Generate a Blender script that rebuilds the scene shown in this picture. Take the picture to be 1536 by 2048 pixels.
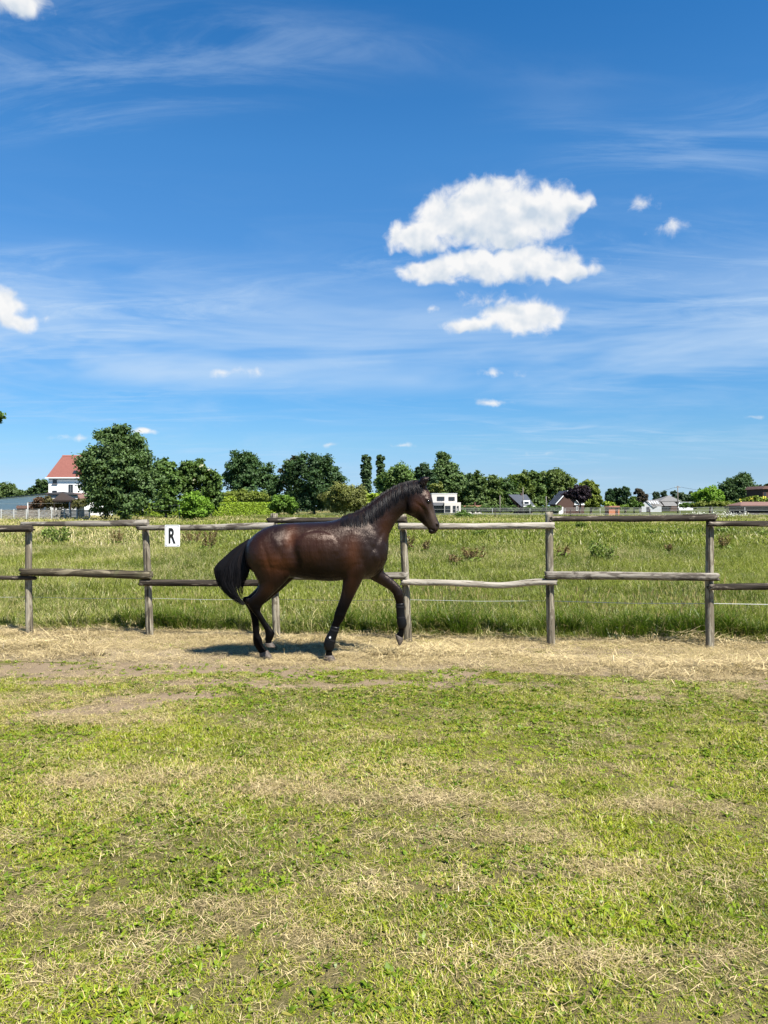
import bpy, bmesh, math, random
import numpy as np
from mathutils import Vector, Matrix
from mathutils.bvhtree import BVHTree

random.seed(7)
rng = np.random.default_rng(11)
for o in list(bpy.data.objects):
    bpy.data.objects.remove(o)
scene = bpy.context.scene
COL = scene.collection
R = math.radians

# ------------------------------------------------------------------ camera
F = 1539.0            # focal length in pixels of the 1536 x 2048 photograph
CX, HY, CAMH = 768.0, 1012.0, 1.6
cam = bpy.data.cameras.new('camera')
cam.sensor_fit = 'VERTICAL'
cam.sensor_height = 36.0
cam.lens = F / 2048.0 * 36.0
cam.shift_y = -(1024.0 - HY) / 2048.0
cam.clip_start = 0.05
cam.clip_end = 9000.0
cam_ob = bpy.data.objects.new('camera', cam)
cam_ob.location = (0, 0, CAMH)
cam_ob.rotation_euler = (R(90), 0, 0)
COL.objects.link(cam_ob)
scene.camera = cam_ob

# ------------------------------------------------------------------ sun and sky
SUN_EL = R(54)
SUN_H = Vector((0.674, -0.739)).normalized()
sun_vec = Vector((SUN_H.x * math.cos(SUN_EL), SUN_H.y * math.cos(SUN_EL), math.sin(SUN_EL)))
sun = bpy.data.lights.new('sun', 'SUN')
sun.energy = 5.0
sun.angle = R(0.53)
sun.color = (1.0, 0.955, 0.88)
sun_ob = bpy.data.objects.new('sun', sun)
sun_ob.rotation_euler = (-sun_vec).to_track_quat('-Z', 'Y').to_euler()
sun_ob.location = (20, -20, 40)
COL.objects.link(sun_ob)

world = bpy.data.worlds.new('World')
scene.world = world
world.use_nodes = True
EXPOSURE = 1.26
SKY_STRENGTH = 0.05
CIRRUS_X, CIRRUS_Y = 12.0, 3.0


class NT:
    """small helper that adds nodes to a node tree"""

    def __init__(self, tree):
        self.t = tree

    def n(self, typ, **kw):
        nd = self.t.nodes.new(typ)
        for k, v in kw.items():
            setattr(nd, k, v)
        return nd

    def put(self, sock, v):
        if hasattr(v, 'is_linked') or hasattr(v, 'links'):
            self.t.links.new(v, sock)
        elif v is not None:
            sock.default_value = v

    def m(self, op, a, b=None, c=None, clamp=False):
        nd = self.n('ShaderNodeMath', operation=op, use_clamp=clamp)
        for i, v in enumerate((a, b, c)):
            if v is not None:
                self.put(nd.inputs[i], v)
        return nd.outputs[0]

    def v(self, op, a, b=None, c=None):
        nd = self.n('ShaderNodeVectorMath', operation=op)
        for i, x in enumerate((a, b, c)):
            if x is not None:
                self.put(nd.inputs[i], x)
        return nd.outputs['Value'] if op in ('LENGTH', 'DOT_PRODUCT', 'DISTANCE') else nd.outputs[0]

    def noise(self, vec, scale, detail=4.0, rough=0.55, dist=0.0, color=False):
        nd = self.n('ShaderNodeTexNoise')
        if vec is not None:
            self.put(nd.inputs['Vector'], vec)
        nd.inputs['Scale'].default_value = scale
        nd.inputs['Detail'].default_value = detail
        nd.inputs['Roughness'].default_value = rough
        nd.inputs['Distortion'].default_value = dist
        return nd.outputs['Color' if color else 'Fac']

    def rng(self, x, a, b, c=0.0, d=1.0, smooth=True):
        nd = self.n('ShaderNodeMapRange')
        nd.interpolation_type = 'SMOOTHSTEP' if smooth else 'LINEAR'
        self.put(nd.inputs[0], x)
        for i, v in zip((1, 2, 3, 4), (a, b, c, d)):
            self.put(nd.inputs[i], v)
        return nd.outputs[0]

    def mix(self, f, a, b, blend='MIX'):
        nd = self.n('ShaderNodeMix', data_type='RGBA', blend_type=blend)
        self.put(nd.inputs[0], f)
        self.put(nd.inputs[6], a if not isinstance(a, tuple) else (*a[:3], 1))
        self.put(nd.inputs[7], b if not isinstance(b, tuple) else (*b[:3], 1))
        return nd.outputs[2]

    def ramp(self, f, stops):
        nd = self.n('ShaderNodeValToRGB')
        el = nd.color_ramp.elements
        while len(el) < len(stops):
            el.new(0.5)
        for e, (p, c) in zip(el, stops):
            e.position = p
            e.color = (*c[:3], 1)
        self.put(nd.inputs[0], f)
        return nd.outputs[0]

    def attr(self, name, typ='GEOMETRY'):
        nd = self.n('ShaderNodeAttribute', attribute_name=name, attribute_type=typ)
        return nd


def sky_dir(px, py):
    u, w = (px - CX) / F, (HY - py) / F
    return math.atan2(u, 1.0), math.asin(w / math.sqrt(1 + u * u + w * w))


# cumulus puffs seen in the photograph: direction and angular size
PUFFS = [  # px, py, rx, ry, weight
    (838, 476, 66, 30, 1), (900, 440, 84, 46, 1), (985, 420, 112, 58, 1.1), (1075, 420, 84, 46, 1.05),
    (1146, 408, 48, 24, .9), (1010, 468, 116, 30, .9),
    (865, 544, 74, 20, .95), (960, 530, 96, 30, 1), (1060, 530, 104, 34, 1.05), (1135, 541, 56, 20, .9),
    (945, 650, 54, 17, .9), (1045, 636, 84, 32, 1), (1000, 602, 64, 16, .5),
    (0, 618, 48, 34, 1), (26, 644, 46, 18, .75), (40, 4, 54, 22, .8),
    (1288, 406, 30, 15, .42), (1335, 454, 32, 11, .52), (1222, 515, 22, 8, .38),
    (490, 741, 28, 10, .5), (445, 746, 18, 7, .45), (983, 806, 34, 6, .6), (658, 889, 20, 5, .62),
    (800, 890, 22, 4, .6), (290, 863, 22, 7, .7), (158, 876, 28, 6, .55), (1505, 836, 18, 4, .55),
    (985, 746, 36, 7, .42), (858, 618, 18, 7, .42), (1085, 906, 22, 4, .42),
]
OTHER_PUFFS = [  # the same sort of clouds round the rest of the sky: azimuth, elevation, size (degrees), weight
    (70, 22, 5, 2.2, 1), (76, 24, 6, 3, 1), (118, 14, 4, 1.6, .9), (150, 30, 7, 3, 1), (-75, 18, 5, 2, 1),
    (-68, 20, 4, 2, .9), (-120, 26, 6, 3, 1), (-160, 12, 5, 1.6, .9), (175, 46, 6, 4, .9),
]


def build_world():
    t = world.node_tree
    t.nodes.clear()
    N = NT(t)
    # cloud density as a group: angles in, density out
    g = bpy.data.node_groups.new('cumulus', 'ShaderNodeTree')
    g.interface.new_socket('P', in_out='INPUT', socket_type='NodeSocketVector')
    g.interface.new_socket('D', in_out='OUTPUT', socket_type='NodeSocketFloat')
    g.interface.new_socket('U', in_out='OUTPUT', socket_type='NodeSocketFloat')
    G = NT(g)
    gi = G.n('NodeGroupInput')
    go = G.n('NodeGroupOutput')
    p = gi.outputs[0]
    warp = G.v('MULTIPLY', G.v('SUBTRACT', G.noise(p, 30, 2, .6, color=True), (.5, .5, .5)), (.045, .026, 0))
    q = G.v('ADD', p, warp)
    q_small = G.v('MULTIPLY_ADD', warp, (.45, .3, 0), p)
    acc = None
    lst = []
    for (px, py, rx, ry, w) in PUFFS:
        a, e = sky_dir(px, py)
        lst.append((a, e, rx / F * 1.13, ry / F * 1.15, w * (.42 if w < .7 else 1)))
    for (a, e, rx, ry, w) in OTHER_PUFFS:
        lst.append((R(a), R(e), R(rx), R(ry), w))
    for (a, e, rx, ry, w) in lst:
        d = G.v('MULTIPLY_ADD', q if rx > .03 else q_small, (1 / rx, 1 / ry, 0), (-a / rx, -e / ry, 0))
        b = G.m('MULTIPLY_ADD', G.v('LENGTH', d), -w, w)
        acc = b if acc is None else (G.m('SMOOTH_MAX', acc, b, 0.12) if rx > .03 else G.m('MAXIMUM', acc, b))
    n1 = G.noise(p, 40, 6, .58, .35)
    d = G.m('ADD', acc, G.m('MULTIPLY', G.m('SUBTRACT', n1, .5), 1.0))
    G.put(go.inputs[0], d)
    # how deep below the sunlit top a point of a large cloud lies
    up = None
    pu = G.v('ADD', q, (.004, .012, 0))
    for (a, e, rx, ry, w) in lst:
        if rx > .034 and abs(a) < .7:
            b = G.v('LENGTH', G.v('MULTIPLY_ADD', pu, (1 / rx, 1 / ry, 0), (-a / rx, -e / ry, 0)))
            up = b if up is None else G.m('SMOOTH_MIN', up, b, 0.15)
    G.put(go.inputs[1], G.m('SUBTRACT', 1.0, up))

    out = N.n('ShaderNodeOutputWorld')
    bg = N.n('ShaderNodeBackground')
    bg.inputs['Strength'].default_value = SKY_STRENGTH
    sky = N.n('ShaderNodeTexSky', sky_type='NISHITA')
    sky.sun_disc = False
    sky.sun_elevation = SUN_EL
    sky.sun_rotation = math.atan2(SUN_H.x, SUN_H.y)
    sky.altitude = 20
    sky.air_density = 1.0
    sky.dust_density = 0.3
    sky.ozone_density = 2.2
    tc = N.n('ShaderNodeTexCoord')
    sep = N.n('ShaderNodeSeparateXYZ')
    t.links.new(tc.outputs['Generated'], sep.inputs[0])
    x, y, z = sep.outputs
    az = N.m('ARCTAN2', x, y)
    el = N.m('ARCSINE', z)
    cmb = N.n('ShaderNodeCombineXYZ')
    N.put(cmb.inputs[0], az)
    N.put(cmb.inputs[1], el)
    P = cmb.outputs[0]

    # colour grading of the clear sky by height above the horizon
    K = 1.7
    grade = N.ramp(N.m('DIVIDE', el, R(60), clamp=True), [(p / 60, tuple(v / K for v in c)) for p, c in (
        (0.0, (.57, .87, 1.50)), (2.3, (.53, .76, 1.18)), (4.5, (.506, .80, 1.10)), (7.8, (.406, .806, 1.145)),
        (14.8, (.53, .975, 1.32)), (24.5, (.43, 1.05, 1.47)), (33, (.245, .905, 1.40)), (60, (.2, .82, 1.34)))])
    base_c = N.mix(1.0, sky.outputs[0], N.v('MULTIPLY', grade, (K, K, K)), 'MULTIPLY')

    # thin cirrus on a high flat layer
    zz = N.m('ADD', N.m('MAXIMUM', z, 0.0), 0.09)
    cc = N.n('ShaderNodeCombineXYZ')
    N.put(cc.inputs[0], N.m('DIVIDE', x, zz))
    N.put(cc.inputs[1], N.m('DIVIDE', y, zz))
    mp = N.n('ShaderNodeMapping')
    mp.inputs['Rotation'].default_value = (0, 0, R(24))
    mp.inputs['Scale'].default_value = (.42, 1.15, 1)
    mp.inputs['Location'].default_value = (CIRRUS_X, CIRRUS_Y, 0)
    t.links.new(cc.outputs[0], mp.inputs[0])
    big = N.noise(mp.outputs[0], 1.15, 3, .5, .6)
    fine = N.noise(mp.outputs[0], 3.0, 6, .66, 1.5)
    ci = N.m('MULTIPLY', N.rng(big, .41, .68), N.rng(fine, .40, .74))
    # streaks near the horizon run flat
    mp2 = N.n('ShaderNodeMapping')
    mp2.inputs['Scale'].default_value = (2.6, 15, 1)
    mp2.inputs['Rotation'].default_value = (0, 0, R(-5))
    t.links.new(P, mp2.inputs[0])
    st = N.rng(N.noise(mp2.outputs[0], 1.6, 6, .62, .7), .44, .78)
    band = N.m('MULTIPLY', N.rng(el, R(7.6), R(9.6)), N.rng(el, R(19), R(10.5)))
    veil_n = N.rng(N.noise(mp2.outputs[0], .8, 4, .6, .5), .32, .62)
    veil = N.m('MULTIPLY', N.m('MULTIPLY', band, veil_n), .78)
    low = N.m('MULTIPLY', st, N.rng(el, R(26), R(2), 0, .36))
    cir = N.m('ADD', N.m('MULTIPLY', ci, .5), N.m('ADD', veil, low), clamp=True)
    cir = N.m('MULTIPLY', cir, N.rng(el, R(-1), R(1)))
    WC = 1.0 / (SKY_STRENGTH * 2 ** EXPOSURE)
    c1 = N.mix(N.m('MULTIPLY', cir, .72), base_c, (.60 * WC, .76 * WC, .95 * WC))

    # cumulus
    g1 = N.n('ShaderNodeGroup')
    g1.node_tree = g
    N.put(g1.inputs[0], P)
    d1 = g1.outputs[0]
    n_here = N.noise(P, 26, 3, .52)
    n_sun = N.noise(N.v('ADD', P, (.006, .014, 0)), 26, 3, .52)
    al = N.rng(d1, -.03, .48)
    relief = N.m('MULTIPLY', N.m('SUBTRACT', n_sun, n_here), 2.6)
    sh = N.m('ADD', N.m('MULTIPLY', N.rng(g1.outputs[1], .0, .85), .55), relief, clamp=True)
    W = 1.0 / (SKY_STRENGTH * 2 ** EXPOSURE)
    ccol = N.mix(sh, (.97 * W, .965 * W, .955 * W), (.60 * W, .69 * W, .79 * W))
    c2 = N.mix(N.m('MULTIPLY', al, .97), c1, ccol)
    t.links.new(c2, bg.inputs['Color'])
    t.links.new(bg.outputs[0], out.inputs['Surface'])
    world.cycles.sampling_method = 'NONE'


build_world()

vs = scene.view_settings
vs.view_transform = 'Standard'
vs.look = 'None'
vs.exposure = EXPOSURE
vs.gamma = 1.0
vs.use_curve_mapping = False
scene.render.engine = 'CYCLES'
scene.cycles.use_denoising = True
scene.cycles.use_adaptive_sampling = True
scene.cycles.adaptive_threshold = 0.02
scene.cycles.max_bounces = 4
scene.cycles.diffuse_bounces = 2
scene.cycles.transmission_bounces = 4
scene.cycles.transparent_max_bounces = 6
scene.cycles.caustics_reflective = False
scene.cycles.caustics_refractive = False


# ------------------------------------------------------------------ helpers
def at(px, py, D):
    return Vector(((px - CX) / F * D, D, CAMH - (py - HY) / F * D))


def ground_D(py):
    return CAMH * F / (py - HY)


def tag(o, label=None, cat=None, group=None, kind=None):
    if label:
        o['label'] = label
    if cat:
        o['category'] = cat
    if group:
        o['group'] = group
    if kind:
        o['kind'] = kind
    return o


def mesh_of(name, V, F_, mat=None, smooth=False):
    """V (n,3) array, F_ (m,k) int array or list of index lists"""
    me = bpy.data.meshes.new(name)
    if isinstance(F_, np.ndarray):
        V = np.asarray(V, dtype=np.float32)
        m, k = F_.shape
        me.vertices.add(len(V))
        me.vertices.foreach_set('co', V.ravel())
        me.loops.add(m * k)
        me.polygons.add(m)
        me.loops.foreach_set('vertex_index', F_.astype(np.int32).ravel())
        me.polygons.foreach_set('loop_start', np.arange(0, m * k, k, dtype=np.int32))
        me.update(calc_edges=True)
    else:
        me.from_pydata([tuple(v) for v in V], [], F_)
        me.update()
    if smooth:
        me.polygons.foreach_set('use_smooth', np.ones(len(me.polygons), dtype=bool))
    if mat:
        me.materials.append(mat)
    return me


def ob(name, me, parent=None, loc=None):
    o = bpy.data.objects.new(name, me)
    COL.objects.link(o)
    if loc is not None:
        o.location = loc
    if parent is not None:
        o.parent = parent
    return o


def empty(name, loc, rz=0.0):
    o = bpy.data.objects.new(name, None)
    o.location = loc
    o.rotation_euler = (0, 0, rz)
    o.empty_display_size = 0.2
    COL.objects.link(o)
    return o


def fattr(me, name, arr, domain='POINT'):
    a = me.attributes.new(name, 'FLOAT', domain)
    a.data.foreach_set('value', np.asarray(arr, dtype=np.float32))


class MB:
    """collects boxes, tubes and polygons into one mesh"""

    def __init__(self):
        self.V, self.Fc = [], []

    def poly(self, pts):
        b = len(self.V)
        self.V += [tuple(p) for p in pts]
        self.Fc.append(list(range(b, b + len(pts))))
        return self

    def box(self, x0, x1, y0, y1, z0, z1):
        b = len(self.V)
        self.V += [(x, y, z) for z in (z0, z1) for (x, y) in ((x0, y0), (x1, y0), (x1, y1), (x0, y1))]
        for f in ((3, 2, 1, 0), (4, 5, 6, 7), (0, 1, 5, 4), (1, 2, 6, 5), (2, 3, 7, 6), (3, 0, 4, 7)):
            self.Fc.append([b + i for i in f])
        return self

    def prism(self, poly_xz, y0, y1):
        """extrude an outline in x,z along y"""
        b = len(self.V)
        n = len(poly_xz)
        self.V += [(x, y0, z) for x, z in poly_xz] + [(x, y1, z) for x, z in poly_xz]
        self.Fc.append([b + i for i in range(n)])
        self.Fc.append([b + n + i for i in reversed(range(n))])
        for i in range(n):
            j = (i + 1) % n
            self.Fc.append([b + i, b + n + i, b + n + j, b + j])
        return self

    def tube(self, pts, rad, n=6, cap=True):
        pts = [Vector(p) for p in pts]
        if not hasattr(rad, '__len__'):
            rad = [rad] * len(pts)
        b = len(self.V)
        for i, p in enumerate(pts):
            d = (pts[min(i + 1, len(pts) - 1)] - pts[max(i - 1, 0)]).normalized()
            u = d.cross(Vector((0, 0, 1)) if abs(d.z) < .9 else Vector((1, 0, 0))).normalized()
            w = d.cross(u)
            for k in range(n):
                a = 2 * math.pi * k / n
                self.V.append(tuple(p + (u * math.cos(a) + w * math.sin(a)) * rad[i]))
        for i in range(len(pts) - 1):
            for k in range(n):
                self.Fc.append([b + i * n + k, b + i * n + (k + 1) % n, b + (i + 1) * n + (k + 1) % n, b + (i + 1) * n + k])
        if cap:
            self.Fc.append([b + k for k in reversed(range(n))])
            self.Fc.append([b + (len(pts) - 1) * n + k for k in range(n)])
        return self

    def build(self, name, mat, parent=None, smooth=False, loc=None):
        return ob(name, mesh_of(name, self.V, self.Fc, mat, smooth), parent, loc)


def vnoise(x, y, scale, seed=0, octaves=3, rough=.5):
    """value noise 0..1 on arrays"""
    x = np.asarray(x, dtype=np.float64)
    y = np.asarray(y, dtype=np.float64)
    out = np.zeros_like(x)
    amp, tot = 1.0, 0.0
    for o in range(octaves):
        fx, fy = x * scale + 37.1 * o, y * scale + 11.7 * o
        ix, iy = np.floor(fx).astype(np.int64), np.floor(fy).astype(np.int64)
        tx, ty = fx - ix, fy - iy
        tx, ty = tx * tx * (3 - 2 * tx), ty * ty * (3 - 2 * ty)

        def h(a, b):
            n = (a * 374761393 + b * 668265263 + (seed + o) * 974634777) & 0xFFFFFFFF
            n = ((n ^ (n >> 13)) * 1274126177) & 0xFFFFFFFF
            return ((n ^ (n >> 16)) & 0xFFFF) / 65535.0
        out += amp * ((h(ix, iy) * (1 - tx) + h(ix + 1, iy) * tx) * (1 - ty) + (h(ix, iy + 1) * (1 - tx) + h(ix + 1, iy + 1) * tx) * ty)
        tot += amp
        amp *= rough
        scale *= 2.03
    return out / tot


def sstep(x, a, b):
    t = np.clip((np.asarray(x) - a) / (b - a), 0, 1)
    return t * t * (3 - 2 * t)


# ------------------------------------------------------------------ materials
def new_mat(name):
    m = bpy.data.materials.new(name)
    m.use_nodes = True
    m.node_tree.nodes.clear()
    N = NT(m.node_tree)
    out = N.n('ShaderNodeOutputMaterial')
    return m, N, out


def principled(N, out, color, rough=.8, spec=.3, bump=None, bump_s=.3, bump_d=.01, metal=0.0):
    p = N.n('ShaderNodeBsdfPrincipled')
    N.put(p.inputs['Base Color'], color if not isinstance(color, tuple) else (*color[:3], 1))
    N.put(p.inputs['Roughness'], rough)
    p.inputs['Specular IOR Level'].default_value = spec
    p.inputs['Metallic'].default_value = metal
    if bump is not None:
        b = N.n('ShaderNodeBump')
        b.inputs['Strength'].default_value = bump_s
        b.inputs['Distance'].default_value = bump_d
        N.put(b.inputs['Height'], bump)
        N.put(p.inputs['Normal'], b.outputs[0])
    N.put(out.inputs['Surface'], p.outputs[0])
    return p


def plain(name, col, rough=.7, spec=.3, var=.15, scale=3.0, metal=0.0):
    m, N, out = new_mat(name)
    tc = N.n('ShaderNodeTexCoord')
    f = N.noise(tc.outputs['Object'], scale, 5, .6)
    c = N.mix(f, tuple(v * (1 - var) for v in col), tuple(min(1, v * (1 + var)) for v in col))
    principled(N, out, c, rough, spec, bump=f, bump_s=.1, metal=metal)
    return m


def grass_mat(name, g1, g2, dry, trans=.35, gloss=.05):
    """blade colours: bl / bl2 are set for each blade, tint (dry share) and val for each tuft"""
    m, N, out = new_mat(name)
    bl, bl2 = N.attr('bl').outputs['Fac'], N.attr('bl2').outputs['Fac']
    tint, val = N.attr('tint', 'INSTANCER').outputs['Fac'], N.attr('val', 'INSTANCER').outputs['Fac']
    c = N.mix(N.m('MULTIPLY_ADD', bl, .5, N.m('MULTIPLY', val, .5)), g1, g2)
    isdry = N.rng(N.m('SUBTRACT', tint, bl2), -.07, .07)
    d = N.mix(bl, tuple(v * .72 for v in dry), tuple(min(1, v * 1.2) for v in dry))
    c = N.mix(isdry, c, d)
    c = N.mix(1.0, c, N.mix(bl2, (.8, .8, .8), (1.15, 1.15, 1.15)), 'MULTIPLY')
    df = N.n('ShaderNodeBsdfDiffuse')
    N.put(df.inputs[0], c)
    tr = N.n('ShaderNodeBsdfTranslucent')
    N.put(tr.inputs[0], N.mix(1.0, c, (1.1, 1.25, .7), 'MULTIPLY'))
    gl = N.n('ShaderNodeBsdfGlossy')
    gl.inputs['Roughness'].default_value = .38
    m1 = N.n('ShaderNodeMixShader')
    m1.inputs[0].default_value = trans
    N.put(m1.inputs[1], df.outputs[0])
    N.put(m1.inputs[2], tr.outputs[0])
    m2 = N.n('ShaderNodeMixShader')
    m2.inputs[0].default_value = gloss
    N.put(m2.inputs[1], m1.outputs[0])
    N.put(m2.inputs[2], gl.outputs[0])
    N.put(out.inputs['Surface'], m2.outputs[0])
    return m


LEAF = {}


def leaf_mat(col, trans=.25):
    key = tuple(col)
    if key in LEAF:
        return LEAF[key]
    m, N, out = new_mat('foliage')
    lv = N.attr('lv').outputs['Fac']
    col = (col[0] * 1.6, col[1] * 1.45, col[2] * 1.0) if col[1] > col[0] else col
    c = N.mix(lv, tuple(v * .65 for v in col), tuple(v * 1.65 for v in col))
    df = N.n('ShaderNodeBsdfPrincipled')
    N.put(df.inputs['Base Color'], c)
    df.inputs['Roughness'].default_value = .6
    df.inputs['Specular IOR Level'].default_value = .25
    tr = N.n('ShaderNodeBsdfTranslucent')
    N.put(tr.inputs[0], N.mix(1.0, c, (1.3, 1.4, .6), 'MULTIPLY'))
    ms = N.n('ShaderNodeMixShader')
    ms.inputs[0].default_value = trans
    N.put(ms.inputs[1], df.outputs[0])
    N.put(ms.inputs[2], tr.outputs[0])
    N.put(out.inputs['Surface'], ms.outputs[0])
    LEAF[key] = m
    return m


def wood_mat(name, dark, mid, light, axis='X', lightness=.5, moss=0.0):
    """weathered round timber, grain along one object axis"""
    m, N, out = new_mat(name)
    tc = N.n('ShaderNodeTexCoord')
    oi = N.n('ShaderNodeObjectInfo')
    off = N.v('MULTIPLY_ADD', tc.outputs['Object'], (1, 1, 1), N.v('MULTIPLY', N.m('MULTIPLY', oi.outputs['Random'], 30.0), (1, 1, 1)))
    sc = (1.2, 24, 24) if axis == 'X' else (24, 24, 1.2)
    g = N.noise(N.v('MULTIPLY', off, sc), 1.5, 7, .65, .4)
    big = N.noise(N.v('MULTIPLY', off, (2.2, 7, 7) if axis == 'X' else (7, 7, 2.2)), 1.6, 6, .62, .6)
    crack = N.rng(N.noise(N.v('MULTIPLY', off, (.7, 30, 30) if axis == 'X' else (30, 30, .7)), 1.3, 4, .6), .57, .66)
    c = N.mix(N.rng(g, .3, .72), dark, mid)
    c = N.mix(N.rng(big, 1 - lightness - .05, 1 - lightness + .05), c, N.mix(N.rng(g, .35, .62), mid, light))
    c = N.mix(N.m('MULTIPLY', crack, .85), c, (.016, .013, .010))
    if moss:
        c = N.mix(N.m('MULTIPLY', N.rng(N.noise(off, 5, 5, .6), .5, .72), moss), c, (.10, .11, .045))
    h = N.m('ADD', N.m('MULTIPLY', g, .5), N.m('SUBTRACT', big, crack))
    principled(N, out, c, .85, .15, bump=h, bump_s=.9, bump_d=.012)
    return m


# ------------------------------------------------------------------ the ground
AL = math.atan(-0.1133)                 # the paddock fence comes nearer to the right
E = Vector((math.cos(AL), math.sin(AL)))
NV = Vector((math.sin(AL), -math.cos(AL)))   # towards the camera
P0 = Vector((0.0, 9.118))


def uv_of(x, y):
    return ((x - P0.x) * E.x + (y - P0.y) * E.y, (x - P0.x) * NV.x + (y - P0.y) * NV.y)


def xy_of(u, v):
    return (P0.x + u * E.x + v * NV.x, P0.y + u * E.y + v * NV.y)


def gz(x, y):
    """height of the ground"""
    x = np.asarray(x, dtype=float)
    y = np.asarray(y, dtype=float)
    u, v = uv_of(x, y)
    a = .010 + .05 * sstep(-v, 2.0, 12.0) + .016 * np.exp(-((v - .5) / .9) ** 2)
    z = (vnoise(x, y, .9, 3, 3) - .5) * 2 * a
    far = np.clip(1 - (np.hypot(x, y) - 120) / 100, 0, 1)
    near_h = 1 - .8 * np.exp(-(((x + .85) / .8) ** 2 + ((y - 8.0) / .5) ** 2))
    return z * far * near_h


def graded(a, b, core, step, grow=1.35):
    """coordinates from a to b, fine inside core"""
    c = list(np.arange(max(a, core[0]), min(b, core[1]) + 1e-6, step))
    s = step
    x = c[0]
    while x > a:
        s *= grow
        x = max(a, x - s)
        c.insert(0, x)
    s = step
    x = c[-1]
    while x < b:
        s *= grow
        x = min(b, x + s)
        c.append(x)
    return np.array(c)


def sheet(name, us, vs_, mat):
    U, Vv = np.meshgrid(us, vs_)
    X, Y = xy_of(U, Vv)
    Z = gz(X, Y)
    V = np.stack([X, Y, Z], -1).reshape(-1, 3)
    w, h = len(us), len(vs_)
    i = np.arange(h - 1)[:, None] * w + np.arange(w - 1)[None]
    Fq = np.stack([i, i + w, i + w + 1, i + 1], -1).reshape(-1, 4)
    o = ob(name, mesh_of(name, V, Fq, mat, True))
    return tag(o, kind='structure')


def ground_material(name, cols, scale, stretch=(1, 1, 1), bare_col=None):
    m, N, out = new_mat(name)
    tc = N.n('ShaderNodeTexCoord')
    v = N.v('MULTIPLY', tc.outputs['Object'], stretch)
    a = N.noise(v, scale, 8, .62, .3)
    b = N.noise(v, scale * 9, 6, .65)
    c = N.noise(v, scale * 60, 4, .6)
    f = N.m('ADD', N.m('MULTIPLY', a, .5), N.m('ADD', N.m('MULTIPLY', b, .3), N.m('MULTIPLY', c, .2)))
    n = len(cols)
    col = N.ramp(f, [(.3 + .4 * i / (n - 1), cc) for i, cc in enumerate(cols)])
    if bare_col:
        col = N.mix(N.m('MULTIPLY', N.rng(N.m('ADD', N.attr('bare').outputs['Fac'], N.m('MULTIPLY', N.m('SUBTRACT', b, .5), .8)), .3, .6), .9), col, N.mix(c, bare_col[0], bare_col[1]))
    principled(N, out, col, .95, .1, bump=N.m('ADD', b, c), bump_s=.8, bump_d=.02)
    return m


def bare(x, y):
    """bare earth worn into the turf"""
    r = np.zeros_like(x)
    for (px, py, rx, ry, k) in ((330, 1395, .55, .17, .5), (235, 1415, .35, .12, .5), (420, 1365, .5, .12, .4), (150, 1425, .4, .1, .5),
                                (300, 1340, .7, .10, .3), (1300, 1395, .4, .06, .3), (560, 1375, .3, .07, .2), (130, 1365, .4, .1, .3)):
        D = ground_D(py)
        cx = (px - CX) / F * D
        dx, dy = x - cx, y - D
        dy2 = dy - k * .25 * dx
        r = np.maximum(r, np.exp(-((dx / rx) ** 2 + (dy2 / ry) ** 2) * 1.1))
    return np.clip(r * (.5 + vnoise(x, y, 3.2, 41, 3)), 0, 1)


def edge(v, x):
    """distance in front of the ragged border between track and turf"""
    return v - 1.62 + (vnoise(x, v * .4, 1.3, 5, 4, .62) - .5) * .8


def worn(x, y):
    """share of trodden ground: bare spots and the patchy margin beside the track"""
    u, v = uv_of(x, y)
    e = edge(v, x)
    patch = vnoise(x * .7, y * 1.7, 1.7, 45, 4, .6)
    margin = sstep(-e, -1.5, .0) * sstep(patch, .40, .60) * (1 - .35 * sstep(x, 0, 2))
    return np.clip(np.maximum(bare(x, y) * 1.3, margin), 0, 1)


U_LAWN = graded(-60, 60, (-7, 7), .12)
lawn = sheet('lawn', U_LAWN, graded(1.6, 60, (1.6, 8.0), .12), ground_material(
    'lawn_soil', [(.050, .046, .016), (.090, .080, .030), (.14, .115, .05), (.19, .152, .072)], 1.4, bare_col=((.150, .108, .070), (.28, .21, .135))))
lv_ = np.zeros(len(lawn.data.vertices) * 3, dtype=np.float32)
lawn.data.vertices.foreach_get('co', lv_)
lv_ = lv_.reshape(-1, 3).astype(float)
fattr(lawn.data, 'bare', worn(lv_[:, 0], lv_[:, 1]))
track = sheet('riding_track', U_LAWN, np.arange(-.6, 1.601, .1), ground_material(
    'trodden_earth', [(.095, .070, .048), (.175, .134, .085), (.265, .21, .128), (.35, .28, .17)], 1.1, (.45, 1.3, 1)))
pasture = sheet('pasture', graded(-4000, 4000, (-20, 20), .8, 1.25), -graded(.6, 4000, (.6, 14), .5, 1.2), ground_material(
    'pasture_soil', [(.03, .04, .011), (.05, .062, .016), (.07, .08, .022), (.11, .105, .042)], .12))


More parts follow.
